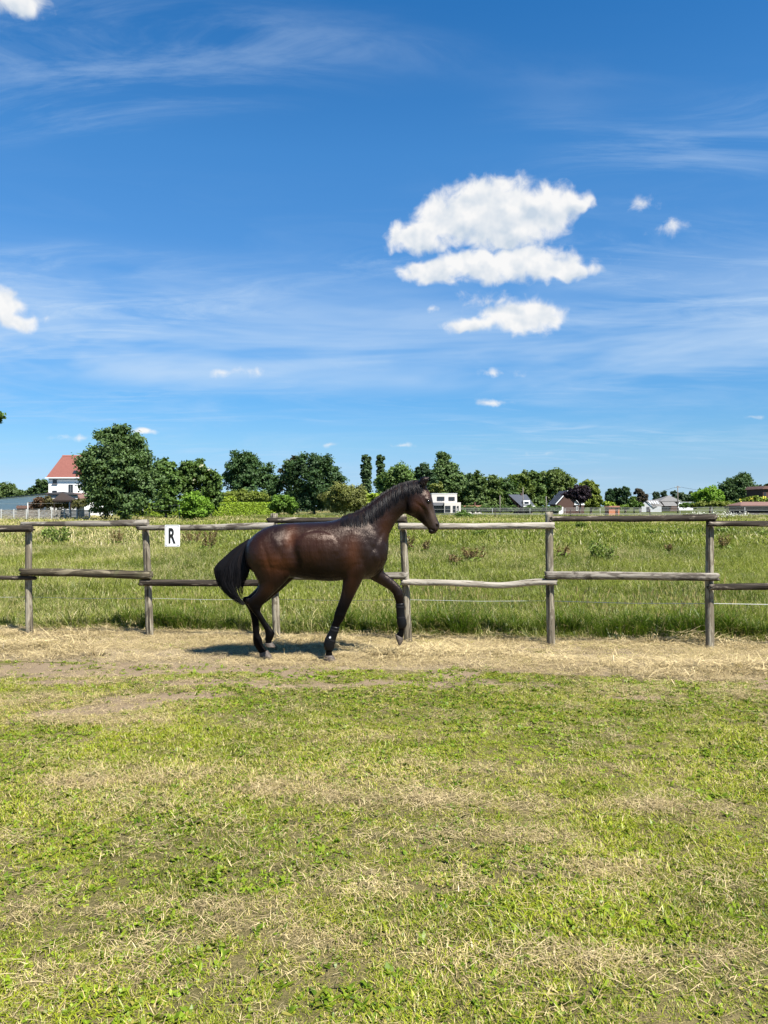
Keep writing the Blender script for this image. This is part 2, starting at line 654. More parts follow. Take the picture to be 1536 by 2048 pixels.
# ------------------------------------------------------------------ tufts scattered over the ground
def blades(n, rad, ln, wd, lean, seed, droop=.35, seedhead=0.0, flat=False, zlift=0.0, oval=False):
    r = np.random.default_rng(seed)
    th = r.uniform(0, 2 * np.pi, n)
    rr = rad * np.sqrt(r.uniform(0, 1, n))
    bx, by = rr * np.cos(th), rr * np.sin(th)
    az = r.uniform(0, 2 * np.pi, n)
    L = r.uniform(*ln, n)
    W = r.uniform(*wd, n) * .5
    le = r.uniform(*lean, n)
    dx, dy = np.cos(az), np.sin(az)
    fa = az + np.pi / 2 + r.normal(0, .5, n)
    sx, sy = np.cos(fa), np.sin(fa)
    z0 = r.uniform(0, 1, n) * zlift - (0 if zlift else .004)
    le2 = le + droop * r.uniform(.4, 1.6, n)
    hx1, hz1 = np.sin(le) * L * .55, np.cos(le) * L * .55
    hx2, hz2 = hx1 + np.sin(le2) * L * .45, hz1 + np.cos(le2) * L * .45
    if flat:
        hz1 = r.uniform(-.02, .10, n) * L
        hz2 = hz1 + r.uniform(-.06, .06, n) * L
        hx1, hx2 = L * .5, L
    w0, w1 = (.35, 1.0) if oval else (1.0, .85)
    V = np.zeros((n, 5, 3))
    V[:, 0] = np.stack([bx - sx * W * w0, by - sy * W * w0, z0], -1)
    V[:, 1] = np.stack([bx + sx * W * w0, by + sy * W * w0, z0], -1)
    V[:, 2] = np.stack([bx + dx * hx1 - sx * W * w1, by + dy * hx1 - sy * W * w1, z0 + hz1], -1)
    V[:, 3] = np.stack([bx + dx * hx1 + sx * W * w1, by + dy * hx1 + sy * W * w1, z0 + hz1], -1)
    V[:, 4] = np.stack([bx + dx * hx2, by + dy * hx2, z0 + hz2], -1)
    faces = []
    for i in range(n):
        b = 5 * i
        faces += [[b, b + 1, b + 3, b + 2], [b + 2, b + 3, b + 4]]
    V = V.reshape(-1, 3)
    bl, bl2 = np.repeat(r.uniform(0, 1, n), 5), np.repeat(r.uniform(0, 1, n), 5)
    if seedhead > 0:
        extra, ef = [], []
        base = len(V)
        for i in range(n):
            t = V[5 * i + 4]
            s = seedhead * r.uniform(.7, 1.3)
            k = base + len(extra)
            a = r.uniform(0, 6.28)
            cx_, sx_ = math.cos(a) * s * .14, math.sin(a) * s * .14
            extra += [t + (0, 0, -.2 * s), t + (cx_, sx_, .3 * s), t + (dx[i] * s * .2, dy[i] * s * .2, s), t + (-cx_, -sx_, .3 * s)]
            ef.append([k, k + 1, k + 2, k + 3])
        V = np.vstack([V, np.array(extra)])
        faces += ef
        bl = np.concatenate([bl, np.full(len(extra), .8)])
        bl2 = np.concatenate([bl2, np.zeros(len(extra))])
    return V, faces, bl, bl2


def template(name, mat, parts):
    V, Fs, a, b = [], [], [], []
    k = 0
    for (v, f, x, y) in parts:
        V.append(v)
        Fs += [[i + k for i in q] for q in f]
        k += len(v)
        a.append(x)
        b.append(y)
    me = mesh_of(name, np.vstack(V), Fs, mat)
    fattr(me, 'bl', np.concatenate(a))
    fattr(me, 'bl2', np.concatenate(b))
    return me


def scatter(name, label, cat, pts, rot, scl, idx, tint, val, templates):
    n = len(pts)
    me = bpy.data.meshes.new(name)
    me.vertices.add(n)
    me.vertices.foreach_set('co', np.asarray(pts, dtype=np.float32).ravel())
    for nm, arr in (('tint', tint), ('val', val)):
        fattr(me, nm, arr)
    a = me.attributes.new('rot', 'FLOAT_VECTOR', 'POINT')
    a.data.foreach_set('vector', np.asarray(rot, dtype=np.float32).ravel())
    a = me.attributes.new('scl', 'FLOAT_VECTOR', 'POINT')
    a.data.foreach_set('vector', np.asarray(scl, dtype=np.float32).ravel())
    a = me.attributes.new('pick', 'INT', 'POINT')
    a.data.foreach_set('value', np.asarray(idx, dtype=np.int32))
    o = ob(name, me)
    tag(o, label, cat, kind='stuff')
    c = bpy.data.collections.new(name + '_kinds')
    for i, t in enumerate(templates):
        c.objects.link(bpy.data.objects.new('%s_kind_%02d' % (name, i), t))
    ng = bpy.data.node_groups.new(name, 'GeometryNodeTree')
    ng.interface.new_socket('Geometry', in_out='INPUT', socket_type='NodeSocketGeometry')
    ng.interface.new_socket('Geometry', in_out='OUTPUT', socket_type='NodeSocketGeometry')
    nn, ln = ng.nodes, ng.links
    gi, go = nn.new('NodeGroupInput'), nn.new('NodeGroupOutput')
    ci = nn.new('GeometryNodeCollectionInfo')
    ci.inputs['Collection'].default_value = c
    ci.inputs['Separate Children'].default_value = True
    ci.inputs['Reset Children'].default_value = True
    ip = nn.new('GeometryNodeInstanceOnPoints')

    def named(nm, dt):
        x = nn.new('GeometryNodeInputNamedAttribute')
        x.data_type = dt
        x.inputs['Name'].default_value = nm
        return x.outputs['Attribute']
    ln.new(gi.outputs[0], ip.inputs['Points'])
    ln.new(ci.outputs[0], ip.inputs['Instance'])
    ip.inputs['Pick Instance'].default_value = True
    ln.new(named('pick', 'INT'), ip.inputs['Instance Index'])
    ln.new(named('rot', 'FLOAT_VECTOR'), ip.inputs['Rotation'])
    ln.new(named('scl', 'FLOAT_VECTOR'), ip.inputs['Scale'])
    ln.new(ip.outputs[0], go.inputs[0])
    md = o.modifiers.new('scatter', 'NODES')
    md.node_group = ng
    return o


def in_view(x, y, margin=.9):
    return (np.abs(x) < .52 * y + margin) & (y > 1.7)


def rotz(n, tilt=.12):
    return np.stack([rng.normal(0, tilt, n), rng.normal(0, tilt, n), rng.uniform(0, 6.283, n)], -1)


def uni(s):
    return np.repeat(np.asarray(s)[:, None], 3, 1)


G_LAWN = grass_mat('lawn_grass', (.044, .084, .006), (.345, .375, .024), (.50, .395, .17), .2, .02)
G_LEAF = grass_mat('lawn_leaf', (.034, .076, .006), (.240, .320, .022), (.32, .28, .06), .22, .012)
G_STRAW = grass_mat('straw', (.43, .335, .17), (.61, .49, .275), (.27, .205, .105), .15, .015)
G_PAST = grass_mat('pasture_grass', (.046, .078, .011), (.250, .270, .044), (.46, .39, .19), .28, .02)
G_TALL = grass_mat('tall_grass', (.036, .072, .006), (.14, .19, .016), (.38, .31, .13), .4, .015)

lawn_T = [template('grass_tuft', G_LAWN, [blades(40, .055, (.016, .045), (.0022, .0044), (.6, 1.45), 100 + i, .25)]) for i in range(5)]
lawn_T += [template('grass_tuft', G_LAWN, [blades(18, .05, (.025, .06), (.0025, .0055), (.3, 1.1), 140 + i)]) for i in range(2)]
leaf_T = [template('leaf_rosette', G_LEAF, [blades(7, .02, (.03, .06), (.014, .024), (.85, 1.35), 200 + i, .25, oval=True)]) for i in range(3)]
leaf_T += [template('leaf_rosette', G_LEAF, [blades(16, .045, (.012, .026), (.01, .017), (.5, 1.3), 220 + i, .3, oval=True)]) for i in range(3)]
straw_T = [template('straw_clump', G_STRAW, [blades(34, .10, (.02, .07), (.0011, .0022), (0, 0), 300 + i, flat=True, zlift=.014),
                                              blades(1, .09, (.10, .2), (.0014, .0022), (0, 0), 310 + i, flat=True, zlift=.02),
                                              blades(14, .09, (.015, .045), (.0014, .003), (.8, 1.45), 330 + i)]) for i in range(5)]


mat_T = [template('hay_mat', G_STRAW, [blades(30, .15, (.05, .2), (.003, .0065), (0, 0), 350 + i, flat=True, zlift=.045),
                                        blades(16, .14, (.03, .09), (.003, .006), (.5, 1.35), 370 + i)]) for i in range(5)]


def dryness(x, y):
    """mown hay lies in loose rows across the lawn"""
    a = vnoise(x * .45, y * 1.5, 1.0, 21, 4, .55)
    b = vnoise(x, y, 2.6, 22, 3)
    rows = np.zeros_like(x)
    for (px0, px1, py, w) in ((480, 1110, 1592, .13), (0, 560, 1832, .07), (600, 1180, 1690, .09), (820, 1536, 1905, .07),
                              (80, 420, 1560, .1), (1000, 1300, 1735, .06), (0, 330, 1990, .05), (1150, 1536, 1620, .1),
                              (60, 360, 1440, .12), (600, 1000, 1760, .06), (250, 700, 1860, .05)):
        D = ground_D(py)
        xa, xb = (px0 - CX) / F * D, (px1 - CX) / F * D
        yy = D + (vnoise(x, y * 0, 1.1, int(py), 2) - .5) * .35
        rows = np.maximum(rows, np.exp(-((y - yy) / w) ** 2) * sstep(x, xa - .2, xa + .15) * sstep(-x, -xb - .2, -xb + .15))
    return a, b, np.clip(rows * (.45 + .9 * b), 0, 1)


def lawn_points(density, ymax=9.5, ymin=1.7):
    A = (ymax - ymin) * 12.0
    n = int(A * density)
    x = rng.uniform(-6, 6, n)
    y = rng.uniform(ymin, ymax, n)
    k = in_view(x, y)
    x, y = x[k], y[k]
    u, v = uv_of(x, y)
    return x, y, u, v


# short turf
x, y, u, v = lawn_points(900)
a, b, rows = dryness(x, y)
br = worn(x, y)
e = edge(v, x)
keep = rng.uniform(0, 1, len(x))
prob = sstep(e, -.12, .22) * (1 - .93 * sstep(br, .26, .52)) * (1 - .25 * rows) * (.7 + .3 * sstep(b, .25, .5))
prob = np.maximum(prob, (.25 + .55 * sstep(vnoise(x, y, 1.4, 61, 3), .45, .6)) * sstep(-v, -.85, -.45) * sstep(v, -.5, -.1))
prob = np.maximum(prob, .18 * sstep(vnoise(x, y, 1.4, 62, 3), .55, .7) * (e < 0))
k = keep < prob
x, y, a, b, rows, e = x[k], y[k], a[k], b[k], rows[k], e[k]
n = len(x)
s = rng.uniform(.6, 1.05, n) * (.7 + .5 * sstep(vnoise(x, y, 1.7, 31, 3), .35, .75)) * (1 - .2 * sstep(y, 5, 7))
tint = np.clip(.16 + .45 * sstep(a, .48, .78) + .38 * rows * (.4 + 1.2 * vnoise(x, y, 4.0, 72, 3)) + rng.normal(0, .1, n) + .42 * (e < 0), .02, .92)
val = np.clip(vnoise(x, y, 1.3, 32, 4, .65) * 2.4 - .7 + rng.normal(0, .12, n), 0, 1)
scatter('turf', 'short mown yellow green turf in front of the track', 'grass', np.stack([x, y, gz(x, y)], -1), rotz(n), uni(s),
        rng.choice(7, n, p=[.19, .19, .19, .18, .17, .04, .04]), tint, val, lawn_T)

# clover and other small broad leaves
x, y, u, v = lawn_points(560)
a, b, rows = dryness(x, y)
br = worn(x, y)
e = edge(v, x)
cl = vnoise(x, y, 1.25, 51, 4, .6)
prob = sstep(e, -.05, .15) * (1 - .85 * sstep(br, .3, .6)) * (1 - .7 * rows) * (.30 + .70 * sstep(cl, .40, .62))
prob = prob * (1 + .7 * sstep(-e, -1.0, -.2))
prob = np.maximum(prob, .10 * sstep(e, -1.5, -1.0) * sstep(cl, .55, .68) * (e < 0))
k = rng.uniform(0, 1, len(x)) < prob
x, y, e = x[k], y[k], e[k]
n = len(x)
scatter('clover', 'low clover and broad leaves spread through the mown turf', 'ground cover', np.stack([x, y, gz(x, y) + .004], -1), rotz(n, .2),
        uni(rng.uniform(.45, .95, n)), rng.choice(6, n, p=[.1, .1, .1, .24, .23, .23]), np.clip(rng.normal(.1, .1, n), 0, .5),
        np.clip(vnoise(x, y, .8, 52, 3) * 1.3 - .15 + rng.normal(0, .2, n), 0, 1), leaf_T)

# loose hay
x, y, u, v = lawn_points(360, 11.0)
a, b, rows = dryness(x, y)
e = edge(v, x)
on_track = sstep(-e, -.15, .2) * sstep(v, -.75, -.25)
tr = .22 + .78 * sstep(vnoise(x * .5, y * 1.5, 1.6, 71, 4, .6), .30, .52)
prob = np.maximum(on_track * tr, (e > 0) * (.10 + .75 * sstep(rows, .30, .75) + .30 * sstep(a, .54, .72)) * (.35 + .65 * sstep(vnoise(x, y, 4.0, 72, 3), .4, .6)))
k = rng.uniform(0, 1, len(x)) < prob
x, y, e = x[k], y[k], e[k]
n = len(x)
scatter('hay', 'pale loose hay strewn along the track and over the turf', 'hay', np.stack([x, y, gz(x, y) + .012], -1), rotz(n, .1),
        uni(rng.uniform(.7, 1.35, n)), rng.integers(0, 5, n), np.clip(rng.normal(.25, .2, n) + .25 * (e > 0), 0, 1), rng.uniform(0, 1, n), straw_T)

# thick mats of hay left along the track
x, y, u, v = lawn_points(70, 11.0)
e = edge(v, x)
mats = vnoise(x * .55, y * 1.7, 1.5, 75, 4, .6)
near_f = np.exp(-((v + .15) / .35) ** 2)
prob = sstep(-e, -.05, .25) * sstep(v, -.8, -.4) * np.clip(.9 * sstep(mats, .46, .60) + .55 * near_f + .06, 0, 1)
k = rng.uniform(0, 1, len(x)) < prob
x, y, mats = x[k], y[k], mats[k]
n = len(x)
s = rng.uniform(.6, 1.2, n) * (.7 + .6 * sstep(mats, .45, .7))
scatter('hay_mats', 'thick matted hay lying along the track below the fence', 'hay', np.stack([x, y, gz(x, y) + .008], -1), rotz(n, .14),
        np.stack([s, s, s * rng.uniform(.7, 1.6, n)], -1), rng.integers(0, 5, n), np.clip(rng.normal(.3, .25, n), 0, 1), rng.uniform(0, 1, n), mat_T)

# the pasture behind the fence
past_T = [template('pasture_tuft', G_PAST, [blades(40, .14, (.08, .24), (.004, .008), (.25, 1.15), 400 + i, .6)]) for i in range(4)]
past_T += [template('pasture_tuft', G_PAST, [blades(32, .13, (.08, .22), (.004, .008), (.25, 1.1), 420 + i, .6),
                                              blades(3, .12, (.2, .38), (.002, .003), (.05, .5), 440 + i, .2, seedhead=.035)]) for i in range(2)]
far_T = [template('pasture_tuft', G_PAST, [blades(34, .5, (.12, .34), (.018, .034), (.2, 1.0), 450 + i, .5)]) for i in range(4)]


def field_dry(x, y):
    d = vnoise(x * .5, y * .35, .33, 81, 4, .55)
    left = sstep(-x / y, .16, .40) * sstep(y, 15, 24)
    edge_l = sstep(y + x * 1.15 * 0, 58, 80)
    far = sstep(y, 70, 84)
    return np.clip(.05 + .36 * sstep(d, .46, .74) + .62 * left * sstep(vnoise(x, y, .3, 82, 3), .3, .55) + .30 * far, 0, .85)


def ring(n, d0, d1, p, spread=.56):
    """points between two distances with density ~ D**-p per area"""
    q = 2 - p
    t = rng.uniform(0, 1, n)
    D = (d0 ** q + t * (d1 ** q - d0 ** q)) ** (1 / q)
    x = rng.uniform(-spread, spread, n) * D + rng.uniform(-.6, .6, n)
    return x, D


x, y = ring(26000, 9.0, 34, 1.45)
u, v = uv_of(x, y)
w = -v - .45 + (vnoise(x, y, 1.1, 91, 3) - .5) * .5
k = (w > 0) & (rng.uniform(0, 1, len(x)) < .45 + .55 * sstep(vnoise(x, y, .8, 92, 3), .3, .5))
x, y, w = x[k], y[k], w[k]
n = len(x)
s = rng.uniform(.6, 1.3, n) * (.45 + .95 * vnoise(x, y * .7, .8, 93, 4, .6)) * (1 + .012 * (y - 9))
scatter('pasture_grass', 'lush uncut grass of the pasture just behind the fence', 'grass', np.stack([x, y, gz(x, y)], -1), rotz(n),
        np.stack([s, s, s * rng.uniform(.75, 1.2, n)], -1), rng.choice(6, n, p=[.2, .2, .2, .2, .1, .1]),
        np.clip(field_dry(x, y) + rng.normal(0, .1, n), .02, .9),
        np.clip(vnoise(x, y * .6, .5, 94, 4, .6) * 2.2 - .6 + rng.normal(0, .14, n), 0, 1), past_T)

x, y = ring(20000, 30, 112, 1.25)
n = len(x)
s = rng.uniform(.7, 1.3, n) * (.7 + .012 * y)
zs = np.where(y > 45, .62, 1.0) * rng.uniform(.6, 1.0, n)
scatter('meadow_grass', 'far meadow grass reaching to the back of the field', 'grass', np.stack([x, y, gz(x, y)], -1), rotz(n),
        np.stack([s, s, s * zs], -1), rng.integers(0, 4, n), np.clip(field_dry(x, y) + rng.normal(0, .12, n), .02, .92),
        np.clip(vnoise(x, y, .12, 95, 4, .6) * 1.7 - .3 + rng.normal(0, .15, n), 0, 1), far_T)

# the strip of tall grass that the mower leaves behind the fence
tall_T = [template('tall_tuft', G_TALL, [blades(40, .12, (.2, .46), (.005, .010), (.05, .65), 500 + i, .8)]) for i in range(3)]
tall_T += [template('tall_tuft', G_TALL, [blades(26, .10, (.2, .42), (.005, .010), (.05, .7), 520 + i, .8),
                                           blades(6, .1, (.4, .6), (.002, .0035), (.02, .35), 540 + i, .3, seedhead=.07)]) for i in range(2)]
n = 2200
u = rng.uniform(-9, 9, n)
w = rng.uniform(0, 1, n) ** 1.5 * 1.3
v = -.55 - w + (vnoise(u, u * 0, 1.6, 101, 3) - .5) * .35
x, y = xy_of(u, v)
hgt = vnoise(u, u * 0, .75, 102, 3)
k = rng.uniform(0, 1, n) < .25 + .9 * sstep(hgt, .3, .6)
x, y, hgt, w = x[k], y[k], hgt[k], w[k]
n = len(x)
s = rng.uniform(.55, 1.0, n) * (.5 + 1.0 * sstep(hgt, .25, .75)) * (1 - .3 * w)
scatter('tall_grass', 'tall dark green grass growing along the foot of the fence', 'grass', np.stack([x, y, gz(x, y)], -1), rotz(n), uni(s),
        rng.choice(5, n, p=[.27, .27, .26, .1, .1]), np.clip(rng.normal(.1, .08, n), 0, .6), np.clip(rng.normal(.3, .22, n), 0, 1), tall_T)

# rank weeds along the back of the field
weed_T = [template('weed_tuft', G_PAST, [blades(60, .7, (.35, 1.0), (.02, .045), (.02, .5), 600 + i, .4)]) for i in range(4)]
x1 = rng.uniform(-16, 70, 3000)
y1 = rng.uniform(86, 100, 3000)
tt = rng.uniform(.36, 1, 2600)
bl_x = np.interp(tt, [0, .3, .65, 1], [-52, -39, -27, -13])
bl_y = np.interp(tt, [0, .3, .65, 1], [76, 78, 108, 190]) + rng.normal(0, 1.8, 2600)
x, y = np.concatenate([x1, bl_x]), np.concatenate([y1, bl_y])
n = len(x)
s = rng.uniform(.6, 1.15, n) * (.45 + .6 * vnoise(x, y, .25, 112, 3)) * np.where(x < -16, .45, .85)
dry = np.concatenate([.12 + .6 * sstep(vnoise(x1, y1, .16, 111, 3), .42, .7), .35 + .6 * sstep(vnoise(bl_x, bl_y, .12, 113, 3), .35, .6)])
scatter('rank_weeds', 'tall rank weeds and bleached grass along the far boundary', 'weeds', np.stack([x, y, gz(x, y)], -1), rotz(n), uni(s),
        rng.integers(0, 4, n), np.clip(dry + rng.normal(0, .12, n), .05, .92), np.clip(rng.normal(.35, .25, n), 0, 1), weed_T)


# ------------------------------------------------------------------ the paddock fence
W_POST = wood_mat('post_wood', (.085, .070, .050), (.175, .150, .108), (.30, .27, .205), 'Z', .5)
W_DARK = wood_mat('dark_rail_wood', (.020, .016, .012), (.062, .050, .038), (.30, .255, .20), 'X', .40)
W_GREY = wood_mat('grey_rail_wood', (.040, .033, .026), (.115, .098, .078), (.27, .245, .205), 'X', .52)
W_PALE = wood_mat('pale_rail_wood', (.055, .043, .032), (.19, .165, .13), (.34, .31, .26), 'X', .62)
W_MOSS = wood_mat('mossy_rail_wood', (.032, .026, .017), (.085, .07, .045), (.20, .17, .115), 'X', .42, moss=.4)
M_WIRE = plain('wire', (.34, .35, .33), .5, .4)
M_INSUL = plain('insulator_plastic', (.02, .02, .02), .5, .4)


def fence_pt(px, py, off):
    """point on the fence plane, off metres in front of the post line"""
    u = (px - CX) / F
    # (u*D - P0.x)*NV.x + (D - P0.y)*NV.y = off
    D = (off + P0.x * NV.x + P0.y * NV.y) / (u * NV.x + NV.y)
    return Vector((u * D, D, CAMH - (py - HY) / F * D)), D


def log_mesh(name, pts, rads, mat, seed, ring=14, step=.04, rough=.10, squash=1.0, ragged=.0):
    """round timber along a polyline with knots, dents and ragged ends"""
    pts = [Vector(p) for p in pts]
    L = [0]
    for i in range(1, len(pts)):
        L.append(L[-1] + (pts[i] - pts[i - 1]).length)
    n = max(6, int(L[-1] / step))
    tt = np.linspace(0, L[-1], n)

    def sm(vals):
        return np.interp(tt, L, vals)
    C = np.stack([sm([p[k] for p in pts]) for k in range(3)], -1)
    if len(pts) > 2:
        for _ in range(4):
            C[1:-1] = .5 * C[1:-1] + .25 * (C[:-2] + C[2:])
    rr = sm(rads)
    d0 = (pts[-1] - pts[0]).normalized()
    upv = Vector((0, 0, 1)) if abs(d0.z) < .8 else Vector((0, 1, 0))
    s = d0.cross(upv).normalized()
    w = s.cross(d0).normalized()
    V, Fc = [], []
    for i in range(n):
        for k in range(ring):
            a = 2 * math.pi * k / ring
            nz = float(vnoise(tt[i] * 3 + seed * 7.1, a * .9 + seed, 1.3, seed, 3)) - .5
            kn = float(vnoise(tt[i] * .8 + seed * 3.3, a * .2, 1.0, seed + 3, 2)) - .5
            r = rr[i] * (1 + rough * 2 * nz + .16 * kn)
            e_ = 0.0
            if ragged and i in (0, n - 1):
                e_ = ragged * (float(vnoise(a * 2, seed, 1.4, seed, 2)) - .5)
            V.append(Vector(C[i]) + s * (math.cos(a) * r * squash) + w * (math.sin(a) * r) + d0 * e_)
    for i in range(n - 1):
        for k in range(ring):
            Fc.append([i * ring + k, i * ring + (k + 1) % ring, (i + 1) * ring + (k + 1) % ring, (i + 1) * ring + k])
    b = len(V)
    V.append(Vector(C[0]) - d0 * .004)
    V.append(Vector(C[-1]) + d0 * .004)
    for k in range(ring):
        Fc.append([k, b, (k + 1) % ring])
        Fc.append([(n - 1) * ring + k, (n - 1) * ring + (k + 1) % ring, b + 1])
    me = mesh_of(name, V, Fc, mat)
    sh = np.ones(len(me.polygons), dtype=bool)
    sh[-2 * ring:] = False
    me.polygons.foreach_set('use_smooth', sh)
    return me


fo, fD = fence_pt(768, 1284, 0)
fence = empty('paddock_fence', (fo.x, fo.y, 0), AL)
tag(fence, 'weathered post and rail fence of round timber between turf and pasture', 'fence')
f_inv = (Matrix.Translation((fo.x, fo.y, 0)) @ Matrix.Rotation(AL, 4, 'Z')).inverted()
POSTS = [((-186, 1050), (-188, 1264), 7.0), ((57, 1046), (60, 1268), 7.0), ((291, 1049), (301, 1272), 7.6), ((548, 1027), (555, 1280), 7.4),
         ((805, 1029), (818, 1283), 7.6), ((1098, 1024), (1103, 1290), 7.8), ((1420, 1029), (1421, 1296), 8.2), ((1768, 1034), (1770, 1304), 8.6)]
for i, (tp, bs, r) in enumerate(POSTS):
    b_, D = fence_pt(bs[0], bs[1], 0)
    t_, _ = fence_pt(tp[0], tp[1], 0)
    a_ = f_inv @ b_
    c_ = f_inv @ t_
    a_.z = -.25
    rad = r / F * D
    pos = Vector((a_.x, a_.y, 0))
    m_ = (a_ + c_) / 2
    bend = Vector((random.uniform(-.012, .012), 0, 0))
    me = log_mesh('post', [a_ - pos, m_ + bend - pos, c_ - pos], [rad * 1.04, rad, rad * .93], W_POST, 20 + i, ring=14, rough=.05)
    o = ob('post', me, fence, pos)

RAILS = [  # centre line in the photograph, half thickness at both ends, wood, rises above the post line by
    ([(-200, 1060), (66, 1057)], 6.5, 7.2, W_DARK), ([(43, 1048), (160, 1047.5), (296, 1046.5)], 4.4, 7.4, W_GREY),
    ([(275, 1055.5), (410, 1055.5), (549, 1051.5)], 5.2, 7.0, W_GREY), ([(536, 1041), (680, 1040.5), (813, 1039.5)], 5.4, 6.6, W_DARK),
    ([(797, 1052.5), (950, 1053), (1108, 1051.5)], 7.0, 6.8, W_PALE), ([(1101, 1038), (1260, 1037.5), (1430, 1035)], 5.6, 7.0, W_DARK),
    ([(1416, 1047.5), (1560, 1048), (1790, 1046)], 5.6, 7.0, W_DARK),
    ([(-200, 1154), (70, 1156)], 5.0, 4.2, W_DARK), ([(42, 1144), (160, 1145.5), (302, 1150.5)], 7.6, 8.6, W_MOSS),
    ([(280, 1165.5), (420, 1166.5), (562, 1166)], 6.4, 7.2, W_DARK), ([(540, 1153), (680, 1153), (814, 1151)], 7.0, 7.2, W_GREY),
    ([(803, 1164), (880, 1165.5), (950, 1168), (1000, 1171), (1040, 1167), (1075, 1163.5), (1112, 1164)], 6.4, 6.6, W_PALE),
    ([(1091, 1150.5), (1260, 1151.5), (1436, 1154)], 8.0, 8.6, W_GREY), ([(1418, 1174), (1560, 1173), (1790, 1172)], 6.8, 7.4, W_DARK)]
for i, (pl, r0, r1, wm) in enumerate(RAILS):
    P_ = []
    for (px, py) in pl:
        p, D = fence_pt(px, py, .055 + r0 / F * 9.0)
        P_.append(f_inv @ p)
    r_ = np.linspace(r0, r1, len(P_)) / F * D
    pos = P_[0].copy()
    me = log_mesh('rail', [p - pos for p in P_], list(r_), wm, 50 + i, ring=14, step=.035, rough=.16, squash=.85, ragged=.07)
    o = ob('rail', me, fence, pos)
    if wm is W_PALE and pl[0][1] > 1100:
        tag(o, 'wavy pale bleached lower rail')
for seg in [([(-200, 1192), (58, 1194)],), ([(60, 1194), (300, 1196.5)],), ([(300, 1196.5), (555, 1198.5)],), ([(555, 1198.5), (818, 1199.5)],),
            ([(818, 1199.5), (1103, 1201.5)],), ([(1103, 1202), (1421, 1207)],), ([(1421, 1207), (1790, 1209)],)]:
    P_ = [f_inv @ fence_pt(px, py, -.075)[0] for (px, py) in seg[0]]
    m_ = (P_[0] + P_[1]) / 2 - Vector((0, 0, .012))
    pos = P_[0].copy()
    MB().tube([P_[0] - pos, m_ - pos, P_[1] - pos], .0024 if seg[0][0][0] < 1100 else .0036, 5).build('wire', M_WIRE, fence, loc=pos)
for (px, py) in ((60, 1194), (301, 1196.5), (555, 1198.5), (818, 1199.5), (1103, 1201.5), (1421, 1207)):
    p = f_inv @ fence_pt(px, py, -.06)[0]
    MB().tube([(0, .02, 0), (0, -.03, 0)], .014, 8).tube([(0, -.03, -.02), (0, -.03, .02)], .009, 8).build('insulator', M_INSUL, fence, True, loc=p)

# the letter plate on the rail
M_PLATE = plain('sign_white', (.80, .80, .78), .35, .4, .03)
M_BLACK = plain('sign_black', (.012, .012, .012), .4, .4, .05)
M_SCREW = plain('screw_steel', (.35, .35, .34), .4, .5, .05, metal=.8)
s0, sD = fence_pt(344.5, 1071.5, .145)
sw, sh_ = 31 / F * sD, 43.5 / F * sD
sign = empty('letter_sign', s0, AL)
tag(sign, 'white rectangular dressage plate with black letter R screwed to top rail', 'sign')


def rounded(w, h, r, k=5):
    pts = []
    for (sx, sy, a0) in ((1, 1, 0), (-1, 1, 90), (-1, -1, 180), (1, -1, 270)):
        for i in range(k + 1):
            a = R(a0 + 90 * i / k)
            pts.append((sx * (w / 2 - r) + r * math.cos(a), sy * (h / 2 - r) + r * math.sin(a)))
    return pts


MB().prism(rounded(sw, sh_, .012), 0, .008).build('plate', M_PLATE, sign)
outer, inner = rounded(sw - .014, sh_ - .014, .009), rounded(sw - .021, sh_ - .021, .007)
mb = MB()
for i in range(len(outer)):
    j = (i + 1) % len(outer)
    mb.poly([(outer[i][0], -.0015, outer[i][1]), (outer[j][0], -.0015, outer[j][1]), (inner[j][0], -.0015, inner[j][1]), (inner[i][0], -.0015, inner[i][1])])
mb.build('border_line', plain('sign_line', (.08, .08, .08), .4, .4), sign)
cu = bpy.data.curves.new('letter', 'FONT')
cu.body = 'R'
cu.size = 1.0
cu.offset = .028
cu.extrude = .001
tmp = bpy.data.objects.new('letter', cu)
COL.objects.link(tmp)
dg = bpy.context.evaluated_depsgraph_get()
me = bpy.data.meshes.new_from_object(tmp.evaluated_get(dg))
bpy.data.objects.remove(tmp)
co = np.array([v_.co[:] for v_ in me.vertices])
mn, mx = co.min(0), co.max(0)
co = (co - (mn + mx) / 2) / (mx - mn)
lw, lh = .088, .186
nv = np.stack([co[:, 0] * lw, -.003 - co[:, 2] * .001, co[:, 1] * lh], -1)
me.vertices.foreach_set('co', nv.astype(np.float32).ravel())
me.materials.clear()
me.materials.append(M_BLACK)
me.update()
ob('letter', me, sign)
for sx in (-1, 1):
    for sz in (-1, 1):
        MB().tube([(sx * (sw / 2 - .022), -.003, sz * (sh_ / 2 - .02)), (sx * (sw / 2 - .022), .001, sz * (sh_ / 2 - .02))], .004, 8).build('screw', M_SCREW, sign)

# ------------------------------------------------------------------ the horse
HD = 7.99                                     # distance of its middle plane


def hp(px, py, ly=0.0):
    """photograph point on the plane ly metres beyond the horse's middle, in the horse's own frame"""
    p = at(px, py, HD + ly)
    return Vector((p.x - HX, ly, p.z))


HX = (640 - CX) / F * HD
horse = empty('horse', (HX, HD, 0))
tag(horse, 'dark bay horse with black mane and tail trotting along the fence', 'horse')


